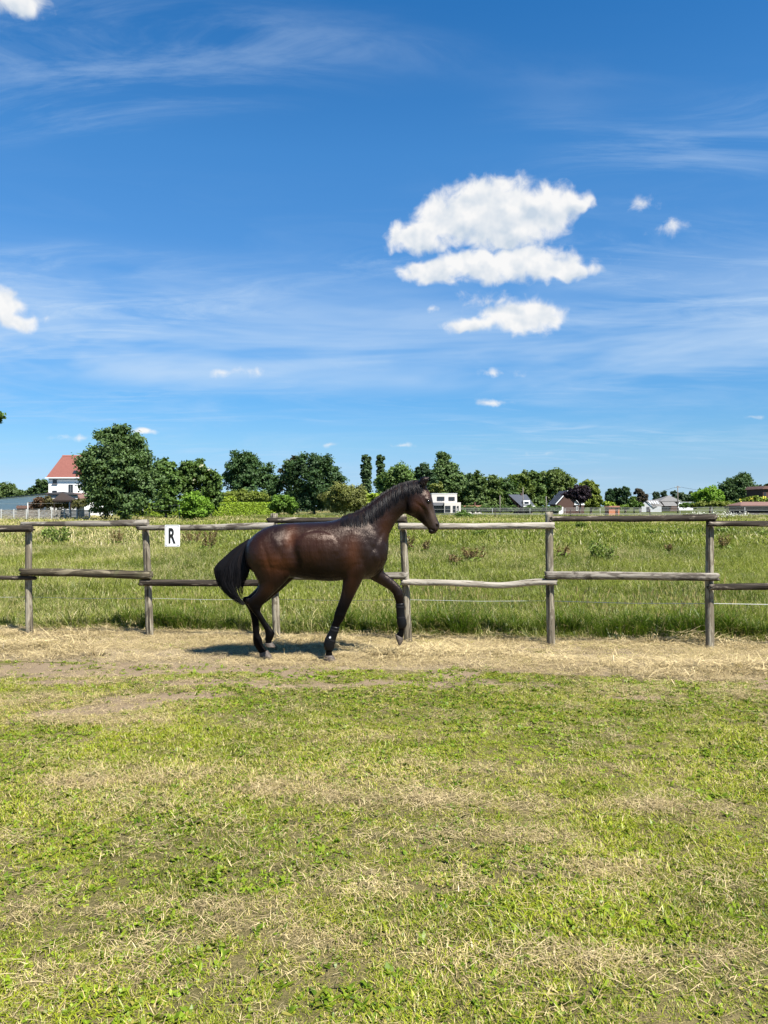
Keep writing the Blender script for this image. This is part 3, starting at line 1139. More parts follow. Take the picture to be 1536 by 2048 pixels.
def catmull(A, n):
    A = np.asarray(A, dtype=float)
    P_ = np.vstack([2 * A[0] - A[1], A, 2 * A[-1] - A[-2]])
    out = []
    for i in range(1, len(P_) - 2):
        for t in np.linspace(0, 1, n, endpoint=False):
            p0, p1, p2, p3 = P_[i - 1], P_[i], P_[i + 1], P_[i + 2]
            out.append(.5 * ((2 * p1) + (-p0 + p2) * t + (2 * p0 - 5 * p1 + 4 * p2 - p3) * t ** 2 + (-p0 + 3 * p1 - 3 * p2 + p3) * t ** 3))
    out.append(A[-1])
    return np.array(out)


def loft(secs, sub=4, n=24, pear=0.0, power=2.0):
    """secs: (A, B, half width) with A and B opposite rim points; closed skin through them"""
    arr = np.array([[*a, *b, w] for a, b, w in secs])
    arr = catmull(arr, sub)
    V, Fc = [], []
    for r_ in arr:
        A, B, w = Vector(r_[:3]), Vector(r_[3:6]), max(r_[6], .003)
        c, ax = (A + B) / 2, (A - B) / 2
        for k in range(n):
            a = 2 * math.pi * k / n
            ca, sa = math.cos(a), math.sin(a)
            e_ = 2.0 / power
            ca2, sa2 = math.copysign(abs(ca) ** e_, ca), math.copysign(abs(sa) ** e_, sa)
            V.append(c + ax * ca2 + Vector((0, 1, 0)) * (w * sa2 * (1 - pear * ca)))
    m = len(arr)
    for i in range(m - 1):
        for k in range(n):
            Fc.append([i * n + k, i * n + (k + 1) % n, (i + 1) * n + (k + 1) % n, (i + 1) * n + k])
    b = len(V)
    V.append(sum((V[k] for k in range(n)), Vector()) / n)
    V.append(sum((V[(m - 1) * n + k] for k in range(n)), Vector()) / n)
    for k in range(n):
        Fc.append([(k + 1) % n, k, b])
        Fc.append([(m - 1) * n + k, (m - 1) * n + (k + 1) % n, b + 1])
    return V, Fc


def ellipsoid(c, rad, tilt=0.0, n=14, m=10):
    V, Fc = [], []
    M_ = Matrix.Rotation(tilt, 3, 'Y')
    for j in range(m + 1):
        th = math.pi * j / m
        for k in range(n):
            a = 2 * math.pi * k / n
            V.append(Vector(c) + M_ @ Vector((rad[0] * math.sin(th) * math.cos(a), rad[1] * math.sin(th) * math.sin(a), rad[2] * math.cos(th))))
    for j in range(m):
        for k in range(n):
            Fc.append([j * n + k, j * n + (k + 1) % n, (j + 1) * n + (k + 1) % n, (j + 1) * n + k])
    return V, Fc


BV, BF = [], []


def add_body(vf):
    b = len(BV)
    BV.extend(vf[0])
    BF.extend([[i + b for i in f] for f in vf[1]])


# trunk: x, back line, belly line, half width
TRUNK = [(492, 1090, 1122, .07), (497, 1081, 1134, .13), (505, 1073, 1142, .175), (517, 1063, 1150, .21), (535, 1053.5, 1156, .235), (558, 1048, 1158, .242),
         (585, 1046, 1155, .232), (610, 1045, 1157, .245), (640, 1044, 1161, .262), (665, 1041.5, 1162, .258), (690, 1034, 1160, .24),
         (712, 1031, 1159, .218), (735, 1036, 1157, .195), (752, 1048, 1150, .165), (766, 1066, 1136, .13), (775, 1086, 1118, .075)]
add_body(loft([(hp(x_, t_), hp(x_, b_), w_) for x_, t_, b_, w_ in TRUNK], 3, 32, .10, 2.25))
NECK = [((676, 1040), (760, 1132), .16), ((693, 1031), (773, 1118), .155), ((712, 1025), (777.5, 1096), .125), ((735, 1012), (778, 1073), .098),
        ((757, 994), (787, 1053), .083), ((780, 979), (797, 1038), .074), ((802, 969), (806, 1029), .068), ((822, 964), (814, 1022), .062), ((835, 963), (822, 1010), .05)]
NECK_S = [(hp(*a), hp(*b), w) for a, b, w in NECK]
add_body(loft(NECK_S, 4, 26, .12))
HEAD = [((829, 960), (811, 992), .042), ((840, 962), (805, 1010), .066), ((850, 971), (806, 1023), .082), ((857.5, 981), (814, 1029), .086),
        ((863.5, 993), (824, 1033), .085), ((866, 1004), (833, 1038), .076), ((868.5, 1016), (841.5, 1045), .060), ((872, 1030), (849, 1051.5), .049),
        ((876, 1040), (855, 1057), .046), ((879, 1048), (857.5, 1063), .047), ((878, 1056), (861, 1068), .041), ((873, 1064.5), (866.5, 1068), .02)]
add_body(loft([(hp(*a), hp(*b), w) for a, b, w in HEAD], 4, 24, -.05))

NH = [((494, 1100), (592, 1100), .11, -.10), ((500, 1128), (588, 1126), .115, -.11), ((511, 1150), (584, 1147), .10, -.115), ((518, 1167), (573, 1162), .082, -.115),
      ((513, 1183), (553, 1182), .062, -.112), ((500, 1197), (534, 1200), .046, -.11), ((495, 1207), (524, 1213), .038, -.105), ((502, 1220), (521, 1222), .034, -.10),
      ((512, 1232), (526, 1231), .028, -.10), ((520, 1245), (532.5, 1242), .025, -.10), ((528, 1258), (541, 1254), .027, -.10), ((531, 1269), (549, 1265), .034, -.10),
      ((530, 1277), (547, 1275), .033, -.10), ((530.5, 1283), (543, 1283), .029, -.10), ((530.5, 1287), (544, 1287), .036, -.10)]
FH = [((498, 1120), (590, 1120), .10, .09), ((508, 1148), (592, 1150), .095, .10), ((517, 1168), (577, 1167), .075, .10), ((505, 1184), (556, 1186), .058, .10),
      ((490, 1197), (535, 1203), .045, .09), ((489, 1206), (520, 1215), .038, .085), ((497, 1220), (518, 1224), .034, .08), ((502, 1236), (518, 1237), .027, .07),
      ((504.5, 1254), (518.5, 1254), .025, .065), ((505.5, 1269), (520, 1269), .027, .06), ((505.5, 1280), (524, 1277), .034, .06), ((508, 1290), (525, 1285), .033, .06),
      ((514, 1300), (530, 1295), .029, .06), ((519, 1307), (535, 1301), .034, .06)]
NF = [((672, 1118), (745, 1112), .085, -.12), ((680, 1140), (737, 1140), .085, -.12), ((685, 1157), (727, 1156), .07, -.12), ((684, 1175), (717, 1176), .054, -.12),
      ((680, 1195), (707, 1196), .044, -.115), ((674, 1212), (698, 1215), .039, -.115), ((669, 1226), (692, 1229), .040, -.11), ((667, 1237), (687, 1241), .036, -.11),
      ((663, 1249), (678, 1253), .028, -.11), ((659, 1262), (673, 1266), .027, -.11), ((654, 1276), (669, 1280), .029, -.11), ((651, 1288), (668, 1290), .034, -.11),
      ((650.5, 1297), (666, 1298), .033, -.11), ((651.5, 1305), (664, 1305), .029, -.11), ((650, 1312), (666, 1311), .036, -.11)]
FF = [((690, 1120), (762, 1108), .08, .10), ((713, 1142), (768, 1131), .075, .10), ((738, 1157), (768, 1143), .062, .11), ((756, 1167), (778, 1152), .048, .115),
      ((773, 1177), (792, 1164), .041, .12), ((784, 1186), (802, 1175), .039, .12), ((788, 1195), (806, 1186), .039, .12), ((791, 1204), (807, 1199), .034, .12),
      ((793, 1215), (807, 1214), .026, .12), ((794.5, 1230), (808, 1230), .025, .12), ((795, 1242), (810, 1241), .030, .12), ((796, 1251), (811, 1250), .033, .12),
      ((797.5, 1259), (809, 1259), .029, .12), ((795, 1265), (808, 1268), .029, .12), ((791, 1268.5), (806, 1276), .034, .12)]
for leg in (NH, FH, NF, FF):
    add_body(loft([(hp(*a, l_), hp(*b, l_), w) for a, b, w, l_ in leg], 4, 18))


def musc(px, py, ly, rad, tilt=0.0):
    for s in (-1, 1):
        p = hp(px, py, 0)
        add_body(ellipsoid((p.x, s * ly, p.z), rad, tilt))


musc(724, 1086, .125, (.080, .070, .23), R(-24))          # shoulder blade
musc(745, 1106, .115, (.075, .07, .13), R(-30))           # point of the shoulder
musc(702, 1122, .14, (.12, .075, .12), R(20))             # triceps
musc(540, 1098, .075, (.20, .135, .17), R(12))            # croup
musc(520, 1112, .115, (.12, .085, .19), R(-10))           # buttock
musc(571, 1134, .155, (.075, .05, .11), R(-15))           # stifle
musc(640, 1100, .19, (.30, .085, .20))                    # ribs
musc(829, 1011, .045, (.088, .042, .092), R(20))          # cheek
musc(855, 1000, .060, (.036, .022, .026), R(30))          # brow
musc(872, 1050, .036, (.022, .016, .026), R(20))          # nostril
musc(862, 1063, .012, (.03, .03, .022))                   # chin
# bony joints
for (px, py, ly, rad, tl) in ((681, 1229, -.11, (.055, .043, .050), 14), (797, 1190, .12, (.050, .043, .045), -40), (497.5, 1203, -.105, (.034, .022, .040), -35), (491.5, 1200, .088, (.034, .022, .040), -30),
                              (512, 1212, -.105, (.055, .040, .040), 20), (507, 1212, .085, (.055, .040, .040), 20), (539.5, 1271, -.10, (.046, .037, .036), 15), (515, 1284, .06, (.046, .037, .036), 25),
                              (659, 1292, -.11, (.046, .037, .034), 5), (804, 1250, .12, (.040, .036, .034), 0)):
    p = hp(px, py, ly)
    add_body(ellipsoid(p, rad, R(tl)))
for s, (tx, ty), (mx_, my_) in ((-1, (858, 953), (852, 962)), (1, (851, 952), (847, 961))):      # ears
    A = [(hp(836, 965, s * .045), hp(849, 977, s * .045), .024), (hp(839.5, 958, s * .05), hp(852.5, 970, s * .05), .034),
         (hp(845.5, 954, s * .052), hp(856.5, 963.5, s * .052), .030), (hp(tx - 4.5, ty + .5, s * .05), hp(tx + .8, ty + 4.5, s * .05), .016),
         (hp(tx, ty - .5, s * .048), hp(tx + .8, ty + .5, s * .048), .004)]
    add_body(loft(A, 4, 14))

raw = mesh_of('horse_raw', BV, BF)
tmp = ob('horse_raw', raw)
md = tmp.modifiers.new('skin', 'REMESH')
md.mode = 'VOXEL'
md.voxel_size = .0078
md.use_smooth_shade = True
md = tmp.modifiers.new('soft', 'SMOOTH')
md.factor = .5
md.iterations = 8
dg = bpy.context.evaluated_depsgraph_get()
body_me = bpy.data.meshes.new_from_object(tmp.evaluated_get(dg))
bpy.data.objects.remove(tmp)
body_me.name = 'body'
nvt = len(body_me.vertices)
co = np.zeros(nvt * 3, dtype=np.float32)
body_me.vertices.foreach_get('co', co)
co = co.reshape(-1, 3).astype(float)
# slim ribs showing under the coat and the furrows between muscles
nr = np.zeros(nvt * 3, dtype=np.float32)
body_me.vertices.foreach_get('normal', nr)
nr = nr.reshape(-1, 3)
PXv = (co[:, 0] + HX) / (HD + co[:, 1]) * F + CX           # where each point shows in the photograph
PYv = HY - (co[:, 2] - CAMH) / (HD + co[:, 1]) * F


def spot(px, py, rx, ry, tilt=0.0):
    dx, dy = PXv - px, PYv - py
    c, s = math.cos(tilt), math.sin(tilt)
    return np.exp(-(((dx * c + dy * s) / rx) ** 2 + ((-dx * s + dy * c) / ry) ** 2))


side = np.clip(np.abs(nr[:, 1]) * 1.4 - .2, 0, 1)
disp = np.zeros(nvt)
disp += .0005 * np.sin((PXv - .25 * (PYv - 1100)) * .62) * spot(640, 1105, 42, 34) * side
disp -= .020 * spot(590, 1112, 9, 34, R(-12)) * side                 # flank in front of the stifle
disp -= .012 * spot(583, 1085, 8, 16, R(20)) * side
disp -= .013 * spot(694, 1085, 7, 34, R(14)) * side                  # behind the shoulder
disp -= .006 * spot(736, 1082, 7, 30, R(-28)) * side                 # before the shoulder
disp -= .006 * spot(727, 1122, 7, 16, R(-30)) * side
disp -= .006 * spot(760, 1075, 5, 28, R(28)) * side                  # jugular furrow
disp -= .009 * spot(534, 1118, 5, 26, R(-16)) * side                 # thigh furrow
disp -= .008 * spot(562, 1103, 5, 24, R(10)) * side
disp += .006 * spot(612, 1068, 5, 20, R(38)) * side
disp += .006 * spot(556, 1090, 6, 26, R(-30)) * side
disp -= .006 * spot(690, 1160, 6, 8) * side
disp -= .012 * spot(811, 1008, 4, 18, R(-8)) * side                 # behind the jowl
disp -= .009 * spot(849, 1024, 4, 12, R(-32)) * side                  # under the cheek bone
disp += .006 * spot(853, 1016, 2.5, 14, R(-30)) * side                # cheek bone
disp -= .007 * spot(863, 1020, 2.5, 14, R(-14)) * side
disp -= .006 * spot(843, 1014, 10, 2.5, R(40)) * side
disp -= .003 * spot(846, 985, 6, 6) * side                           # above the eye
disp -= .018 * spot(874, 1051, 2.4, 3.4, R(-20)) * side            # nostril
disp -= .010 * spot(865, 1060, 7, 1.2, R(25)) * side                # mouth
disp += .006 * spot(855, 1030, 3, 14, R(-28)) * side
for lx, lyy in ((690, 1185), (549, 1178), (785, 1172)):
    disp -= .005 * spot(lx, lyy, 3, 12) * side
disp += (vnoise(co[:, 0] * 3 + 5, co[:, 2] * 3, 3.0, 201, 3) - .5) * .008 * side * (co[:, 2] > .75)
co2 = co + nr * disp[:, None]
body_me.vertices.foreach_set('co', co2.astype(np.float32).ravel())
body_me.update()
# coat colours, with shade painted in on the belly and flank fold
black = np.array([.0022, .0020, .0021])
brown = np.array([.0070, .0030, .0021])
rust = np.array([.052, .0165, .0056])
tan = np.array([.115, .080, .060])
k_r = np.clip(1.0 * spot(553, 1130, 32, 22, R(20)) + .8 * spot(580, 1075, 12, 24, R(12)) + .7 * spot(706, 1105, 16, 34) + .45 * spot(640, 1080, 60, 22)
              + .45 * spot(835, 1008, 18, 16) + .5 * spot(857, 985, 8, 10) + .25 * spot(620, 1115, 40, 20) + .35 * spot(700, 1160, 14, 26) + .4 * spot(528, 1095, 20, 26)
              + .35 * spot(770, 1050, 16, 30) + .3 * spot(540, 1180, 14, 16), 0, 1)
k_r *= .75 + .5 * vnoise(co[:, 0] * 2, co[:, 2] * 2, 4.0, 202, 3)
k_b = np.clip(sstep(-PYv, -1215, -1165) * 0 + sstep(PYv, 1165, 1222), 0, 1)
k_b = np.maximum(k_b, .95 * spot(622, 1160, 78, 33))  # painted shade: blackens the belly and lower barrel
k_b = np.maximum(k_b, .7 * spot(596, 1135, 14, 24))  # shade painted into the fold in front of the stifle
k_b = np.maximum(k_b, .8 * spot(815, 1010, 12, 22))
k_b = np.maximum(k_b, .7 * spot(860, 1064, 12, 7))
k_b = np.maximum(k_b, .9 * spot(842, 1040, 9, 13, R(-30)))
k_b = np.maximum(k_b, .9 * spot(874, 1052, 3, 4))
k_b = np.maximum(k_b, .9 * spot(855.5, 1003, 5, 5))
k_b = np.maximum(k_b, .6 * spot(850, 960, 10, 9))
k_b = np.maximum(k_b, .8 * spot(857, 1003, 5, 4))
k_t = np.clip(.8 * spot(866, 1030, 6, 24, R(-14)) + .5 * spot(858, 1047, 4, 11, R(-28)) + .2 * spot(848, 985, 5, 5), 0, 1)
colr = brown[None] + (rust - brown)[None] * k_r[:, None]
colr = colr + (tan[None] - colr) * (k_t * .55)[:, None]
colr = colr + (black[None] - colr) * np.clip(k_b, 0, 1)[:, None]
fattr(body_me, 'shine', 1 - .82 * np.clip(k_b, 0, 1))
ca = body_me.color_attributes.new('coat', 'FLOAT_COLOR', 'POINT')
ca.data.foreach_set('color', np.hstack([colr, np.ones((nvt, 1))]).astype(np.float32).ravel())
m, N, out = new_mat('horse_coat')
tc = N.n('ShaderNodeTexCoord')
hair = N.noise(N.v('MULTIPLY', tc.outputs['Object'], (26, 26, 6)), 3, 6, .65, .5)
sweat = N.noise(tc.outputs['Object'], 7, 5, .65, .4)
cc = N.mix(1.0, N.attr('coat').outputs['Color'], N.mix(hair, (.82, .82, .82), (1.18, 1.18, 1.18)), 'MULTIPLY')
pr = principled(N, out, cc, N.rng(sweat, .3, .7, .30, .46), .24, bump=N.m('ADD', N.m('MULTIPLY', hair, .5), N.m('MULTIPLY', sweat, .6)), bump_s=.8, bump_d=.012)
pr.inputs['Specular Tint'].default_value = (1, .84, .74, 1)
pr.inputs['Sheen Weight'].default_value = .0
pr.inputs['Sheen Roughness'].default_value = .4
pr.inputs['Sheen Tint'].default_value = (.75, .6, .55, 1)
N.put(pr.inputs['Specular IOR Level'], N.m('MULTIPLY', N.attr('shine').outputs['Fac'], .32))
body_me.materials.clear()
body_me.materials.append(m)
body_me.polygons.foreach_set('use_smooth', np.ones(len(body_me.polygons), dtype=bool))
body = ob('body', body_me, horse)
bvh = BVHTree.FromPolygons([Vector(v_) for v_ in co2], [list(p.vertices) for p in body_me.polygons])


def near_side(x_, z_, default=-.05):
    h = bvh.ray_cast(Vector((x_, -2, z_)), Vector((0, 1, 0)))
    return h[0].y if h[0] is not None else None


# hoofs
m, N, out = new_mat('hoof_horn')
tc = N.n('ShaderNodeTexCoord')
f = N.noise(N.v('MULTIPLY', tc.outputs['Object'], (12, 12, 70)), 2, 5, .6)
principled(N, out, N.ramp(f, [(.3, (.03, .023, .018)), (.55, (.075, .058, .046)), (.75, (.15, .125, .105))]), .55, .35, bump=f, bump_s=.4, bump_d=.004)
M_HOOF = m
HOOFS = [[((529.5, 1286), (545, 1285.5), .036, -.10), ((530, 1290), (548, 1289), .040, -.10), ((531, 1293), (551, 1294), .043, -.10)],
         [((518.5, 1307), (535.5, 1300.5), .035, .06), ((520, 1313), (541, 1308), .041, .06), ((522, 1318.2), (547, 1317.2), .047, .06)],
         [((649.5, 1311), (666.5, 1310), .037, -.11), ((648.5, 1317), (670, 1316), .043, -.11), ((647, 1324), (675, 1323.6), .049, -.11)],
         [((790, 1267.5), (806.5, 1276), .035, .12), ((792, 1277), (805.5, 1283), .041, .12), ((797, 1290), (801.5, 1289), .040, .12)]]
for hs in HOOFS:
    V, Fc = loft([(hp(*a, l_), hp(*b, l_), w) for a, b, w, l_ in hs], 4, 20, 0, 2.3)
    ob('hoof', mesh_of('hoof', V, Fc, M_HOOF, True), horse)

# tendon boots on the fore legs
m, N, out = new_mat('boot_shell')
tc = N.n('ShaderNodeTexCoord')
principled(N, out, (.0045, .0045, .005), N.rng(N.noise(tc.outputs['Object'], 9, 3), .3, .7, .34, .46), .13)
M_BOOT = m
M_STRAP = plain('boot_strap', (.009, .009, .010), .8, .1)
M_EMB = plain('boot_emblem', (.7, .7, .7), .4, .4, .03)
BOOTS = [[((662.5, 1251), (679.5, 1255), .036, -.11), ((658, 1262), (675.5, 1267), .037, -.11), ((651.5, 1274), (671.5, 1281), .040, -.11), ((648, 1284), (670, 1290), .044, -.11),
          ((647.5, 1292), (669, 1295.5), .044, -.11), ((649.5, 1299), (666, 1300), .038, -.11)],
         [((791.5, 1207), (808.5, 1206), .034, .12), ((792, 1218), (808.5, 1218), .034, .12), ((793, 1232), (810, 1231), .035, .12), ((793.5, 1242), (812.5, 1240), .041, .12),
          ((795, 1250), (813.5, 1249), .042, .12), ((796.5, 1256), (811, 1256), .035, .12)]]
for i, bs in enumerate(BOOTS):
    V, Fc = loft([(hp(*a, l_), hp(*b, l_), w) for a, b, w, l_ in bs], 4, 22, 0, 2.2)
    bt = ob('tendon_boot', mesh_of('tendon_boot', V, Fc, M_BOOT, True), horse)
    tag(bt, ['black boot with small white diamond emblem', 'black boot with rounded fetlock cup'][i])
    arr = catmull(np.array([[*hp(*a, l_), *hp(*b, l_), w] for a, b, w, l_ in bs]), 6)
    for j in ((3, 12) if i == 0 else (3, 13)):
        s_ = []
        for q in (j, j + 1, j + 2):
            A, B, w = Vector(arr[q][:3]), Vector(arr[q][3:6]), arr[q][6]
            c = (A + B) / 2
            s_.append((c + (A - c) * 1.018, c + (B - c) * 1.018, w * 1.02))
        V, Fc = loft(s_, 2, 20, 0, 2.2)
        ob('strap', mesh_of('strap', V, Fc, M_STRAP, True), bt)
    if i == 0:
        c = hp(660, 1275, -.155)
        mb = MB()
        oq = [(0, 1), (1, 0), (0, -1), (-1, 0)]
        for q in range(4):
            a_, b_ = oq[q], oq[(q + 1) % 4]
            mb.prism([(a_[0] * .011, a_[1] * .014), (b_[0] * .011, b_[1] * .014), (b_[0] * .007, b_[1] * .009), (a_[0] * .007, a_[1] * .009)], 0, .006)
        mb.prism([(-.004, -.004), (.005, -.004), (.005, .001), (-.004, .004)], 0, .005)
        mb.build('emblem', M_EMB, bt, loc=c)

# eye
m, N, out = new_mat('eye')
principled(N, out, (.008, .005, .004), .06, .7)
ep = hp(856, 1003)
for s in (-1, 1):
    h = bvh.ray_cast(Vector((ep.x, s * 2, ep.z)), Vector((0, -s, 0)))
    yy = (h[0].y if h[0] is not None else s * .07)
    V, Fc = ellipsoid((ep.x, yy - s * .006, ep.z), (.019, .013, .015), R(25))
    ob('eye', mesh_of('eye', V, Fc, m, True), horse)

# mane, forelock and tail as many separate locks
m, N, out = new_mat('horse_hair')
lv = N.attr('lv').outputs['Fac']
principled(N, out, N.mix(N.rng(lv, .6, 1), (.006, .0055, .0065), (.014, .009, .007)), .42, .10)
M_HAIR = m


def ribbon(V, Fc, lv, pts, w0, nrm, val):
    b = len(V)
    k = len(pts)
    for i, p in enumerate(pts):
        d = (pts[min(i + 1, k - 1)] - pts[max(i - 1, 0)]).normalized()
        s = d.cross(nrm).normalized()
        t = i / (k - 1)
        w = w0 * (1 - .85 * t ** 2.2) * (.6 + .4 * min(1, t * 5))
        V.append(p - s * w)
        V.append(p + nrm * (w * .55))
        V.append(p + s * w)
        lv += [val] * 3
    for i in range(k - 1):
        a = b + 3 * i
        Fc.append([a, a + 1, a + 4, a + 3])
        Fc.append([a + 1, a + 2, a + 5, a + 4])


crest = catmull(np.array([(684, 1033), (695, 1028), (710, 1023.5), (731, 1011), (748, 998), (763, 986.5), (780, 976), (797, 968), (815, 962), (832, 960), (841, 962)]), 8)
low_e = [(689, 1050), (705, 1052), (721, 1052.5), (735, 1048), (755, 1037), (780, 1014), (795, 1003), (810, 992), (828, 985), (841, 984)]
lx_, ly_ = [a for a, b in low_e], [b for a, b in low_e]
V, Fc, lv = [], [], []
for i in range(1000):
    t = random.random() ** .95
    c = crest[int(t * (len(crest) - 1))]
    px = c[0] + random.uniform(-2.2, 2.2)
    py0 = np.interp(px, crest[:, 0], crest[:, 1]) + random.uniform(0, 2.0)
    lock = math.sin(px * .55) * 2.0 + math.sin(px * 1.31 + 1) * 1.6
    slant = random.gauss(2.0, 1.6) + math.sin(px * .4) * 1.5
    py1 = np.interp(px, lx_, ly_) + lock + random.uniform(-9, 2.5)
    p0 = hp(px, py0)
    p1 = hp(px + slant, py1)
    pts = []
    last = 0.0
    lift = random.uniform(.006, .02)
    for q in range(8):
        s = q / 7
        p = p0.lerp(p1, s)
        p.x += .006 * math.sin(s * 3 + px * .5)
        yy = near_side(p.x, p.z)
        yy = last if yy is None else yy
        yy = min(yy, last + .02)
        last = yy
        top = (1 - s) ** 3
        pts.append(Vector((p.x, (yy - lift) * (1 - top) - .004 * top, p.z + .003 * top)))
    ribbon(V, Fc, lv, pts, random.uniform(.0022, .0048), Vector((random.uniform(-.35, .35), -1, .25)).normalized(), random.random())
# short hair standing along the crest on both sides
for i in range(220):
    c = crest[random.randrange(len(crest))]
    px = c[0] + random.uniform(-2, 2)
    p0 = hp(px, np.interp(px, crest[:, 0], crest[:, 1]) + 3.0)
    L_ = random.uniform(.05, .11)
    pts = [p0 + Vector((.01 * s_, .07 * s_ * s_ * 1.2 + .004, .022 * s_ * (1 - s_) * 2.2 - L_ * s_ ** 2)) for s_ in (0, .2, .4, .6, .8, 1)]
    ribbon(V, Fc, lv, pts, random.uniform(.004, .008), Vector((0, .5, .8)).normalized(), random.random())
me = mesh_of('mane', V, Fc, M_HAIR, True)
fattr(me, 'lv', lv)
ob('mane', me, horse)

V, Fc, lv = [], [], []
for i in range(46):
    px0, py0 = 843 + random.uniform(-3, 4), 965 + random.uniform(-2, 3)
    px1, py1 = px0 + random.uniform(4, 13), py0 + random.uniform(12, 24)
    p0, p1 = hp(px0, py0), hp(px1, py1)
    sd = random.uniform(-1, .6)
    pts = []
    last = -.03
    for q in range(7):
        s = q / 6
        p = p0.lerp(p1, s)
        yy = near_side(p.x, p.z)
        yy = last if yy is None else yy
        last = yy
        pts.append(Vector((p.x + .004 * math.sin(s * 5 + i), (yy - .008) * max(0, -sd) + .02 * sd, p.z)))
    ribbon(V, Fc, lv, pts, random.uniform(.0025, .005), Vector((.5, -.8, .2)).normalized(), random.random())
me = mesh_of('forelock', V, Fc, M_HAIR, True)
fattr(me, 'lv', lv)
ob('forelock', me, horse)

T_OUT = catmull(np.array([(498, 1078), (488, 1085), (471, 1096), (456, 1109), (443, 1121), (434, 1131), (431, 1140), (434, 1153), (438, 1166), (450, 1183), (467, 1199), (487, 1210)]), 6)
T_IN = catmull(np.array([(500, 1086), (496, 1092), (492, 1101), (491, 1110), (492, 1118), (494, 1128), (496, 1138), (493, 1150), (489, 1162), (485, 1174), (485, 1188), (490, 1206)]), 6)
V, Fc, lv = [], [], []
nT = len(T_OUT)
for i in range(1300):
    s = random.random() * 1.06 - .03
    endf = 1.0 if s < .55 else random.uniform(.42, 1.0)
    endf = min(endf, random.uniform(.6, 1.05))
    lat0 = random.uniform(-1, 1)
    pts = []
    wob = random.uniform(0, 6)
    flare = random.gauss(0, 7)
    for q in range(14):
        t = min(q / 13 * endf, .999)
        f_ = t * (nT - 1)
        a = int(f_)
        fr = f_ - a
        A = T_OUT[a] * (1 - fr) + T_OUT[min(a + 1, nT - 1)] * fr
        B = T_IN[a] * (1 - fr) + T_IN[min(a + 1, nT - 1)] * fr
        sp = s + .09 * math.sin(t * 5 + wob) * t * t
        wq = A * (1 - sp) + B * sp
        lat = lat0 * (.02 + .085 * math.sin(min(t * 1.5, 1.25)) ** .8) * math.sqrt(max(.05, 1 - (2 * min(max(s, 0), 1) - 1) ** 2)) * (1 - .45 * max(0, t - .6))
        pts.append(hp(wq[0] + random.uniform(-.5, .5) + flare * max(0, t - .5) ** 2, wq[1] + abs(flare) * .3 * max(0, t - .5) ** 2, lat))
    ribbon(V, Fc, lv, pts, random.uniform(.0022, .0052), Vector((random.uniform(-.5, .5), -1 if lat0 < .5 else 1, .2)).normalized(), random.random() * (.8 if s < .7 else 1.1))
me = mesh_of('tail', V, Fc, M_HAIR, True)
fattr(me, 'lv', lv)
ob('tail', me, horse)


# ------------------------------------------------------------------ trees, hedges and shrubs
M_BARK = plain('bark', (.085, .07, .055), .9, .1, .35, 6)


def leaves_mesh(C, N_, size, lv, mat, aspect=.62, seed=0):
    r = np.random.default_rng(seed)
    n = len(C)
    N_ = N_ / np.maximum(np.linalg.norm(N_, axis=1, keepdims=True), 1e-6)
    t = np.cross(N_, r.normal(0, 1, (n, 3)))
    t /= np.maximum(np.linalg.norm(t, axis=1, keepdims=True), 1e-6)
    b = np.cross(N_, t)
    s = size[:, None]
    V = np.stack([C - t * s, C + b * s * aspect + N_ * s * .22, C + t * s, C - b * s * aspect + N_ * s * .22], 1).reshape(-1, 3)
    i = np.arange(n)[:, None] * 4
    me = mesh_of('crown', V, np.hstack([i, i + 1, i + 2, i + 3]), mat)
    fattr(me, 'lv', np.repeat(lv, 4))
    return me


def crown_points(lobes, n, clump, r, fill=.5):
    """leaf centres gathered in clumps on and inside a set of ellipsoids (c, radii)"""
    vol = np.array([l[1][0] * l[1][2] for l in lobes])
    cnt = np.maximum((vol / vol.sum() * n).astype(int), 30)
    Cs, Ns, Lv = [], [], []
    for (c, rad), k in zip(lobes, cnt):
        per = 22
        m = max(6, k // per)
        d = r.normal(0, 1, (m, 3))
        d[:, 2] += .15
        d /= np.linalg.norm(d, axis=1, keepdims=True)
        rr = np.where(r.uniform(0, 1, m) < fill, r.uniform(.86, 1.06, m), r.uniform(.35, .9, m))
        cen = d * rr[:, None] * rad
        cl = r.uniform(.25, .8, m)
        p = np.repeat(cen, per, 0) + np.clip(r.normal(0, 1, (m * per, 3)), -1.9, 1.9) * clump * np.array([1, 1, .72]) * np.repeat(r.uniform(.6, 1.4, m), per)[:, None]
        nn = np.repeat(d, per, 0) * .75 + r.normal(0, .6, (m * per, 3)) + np.array([0, 0, .35])
        Cs.append(p + c)
        Ns.append(nn)
        Lv.append(np.clip(np.repeat(cl, per) + r.normal(0, .16, m * per), 0, 1))
    return np.vstack(Cs), np.vstack(Ns), np.concatenate(Lv)


SEED = [1000]


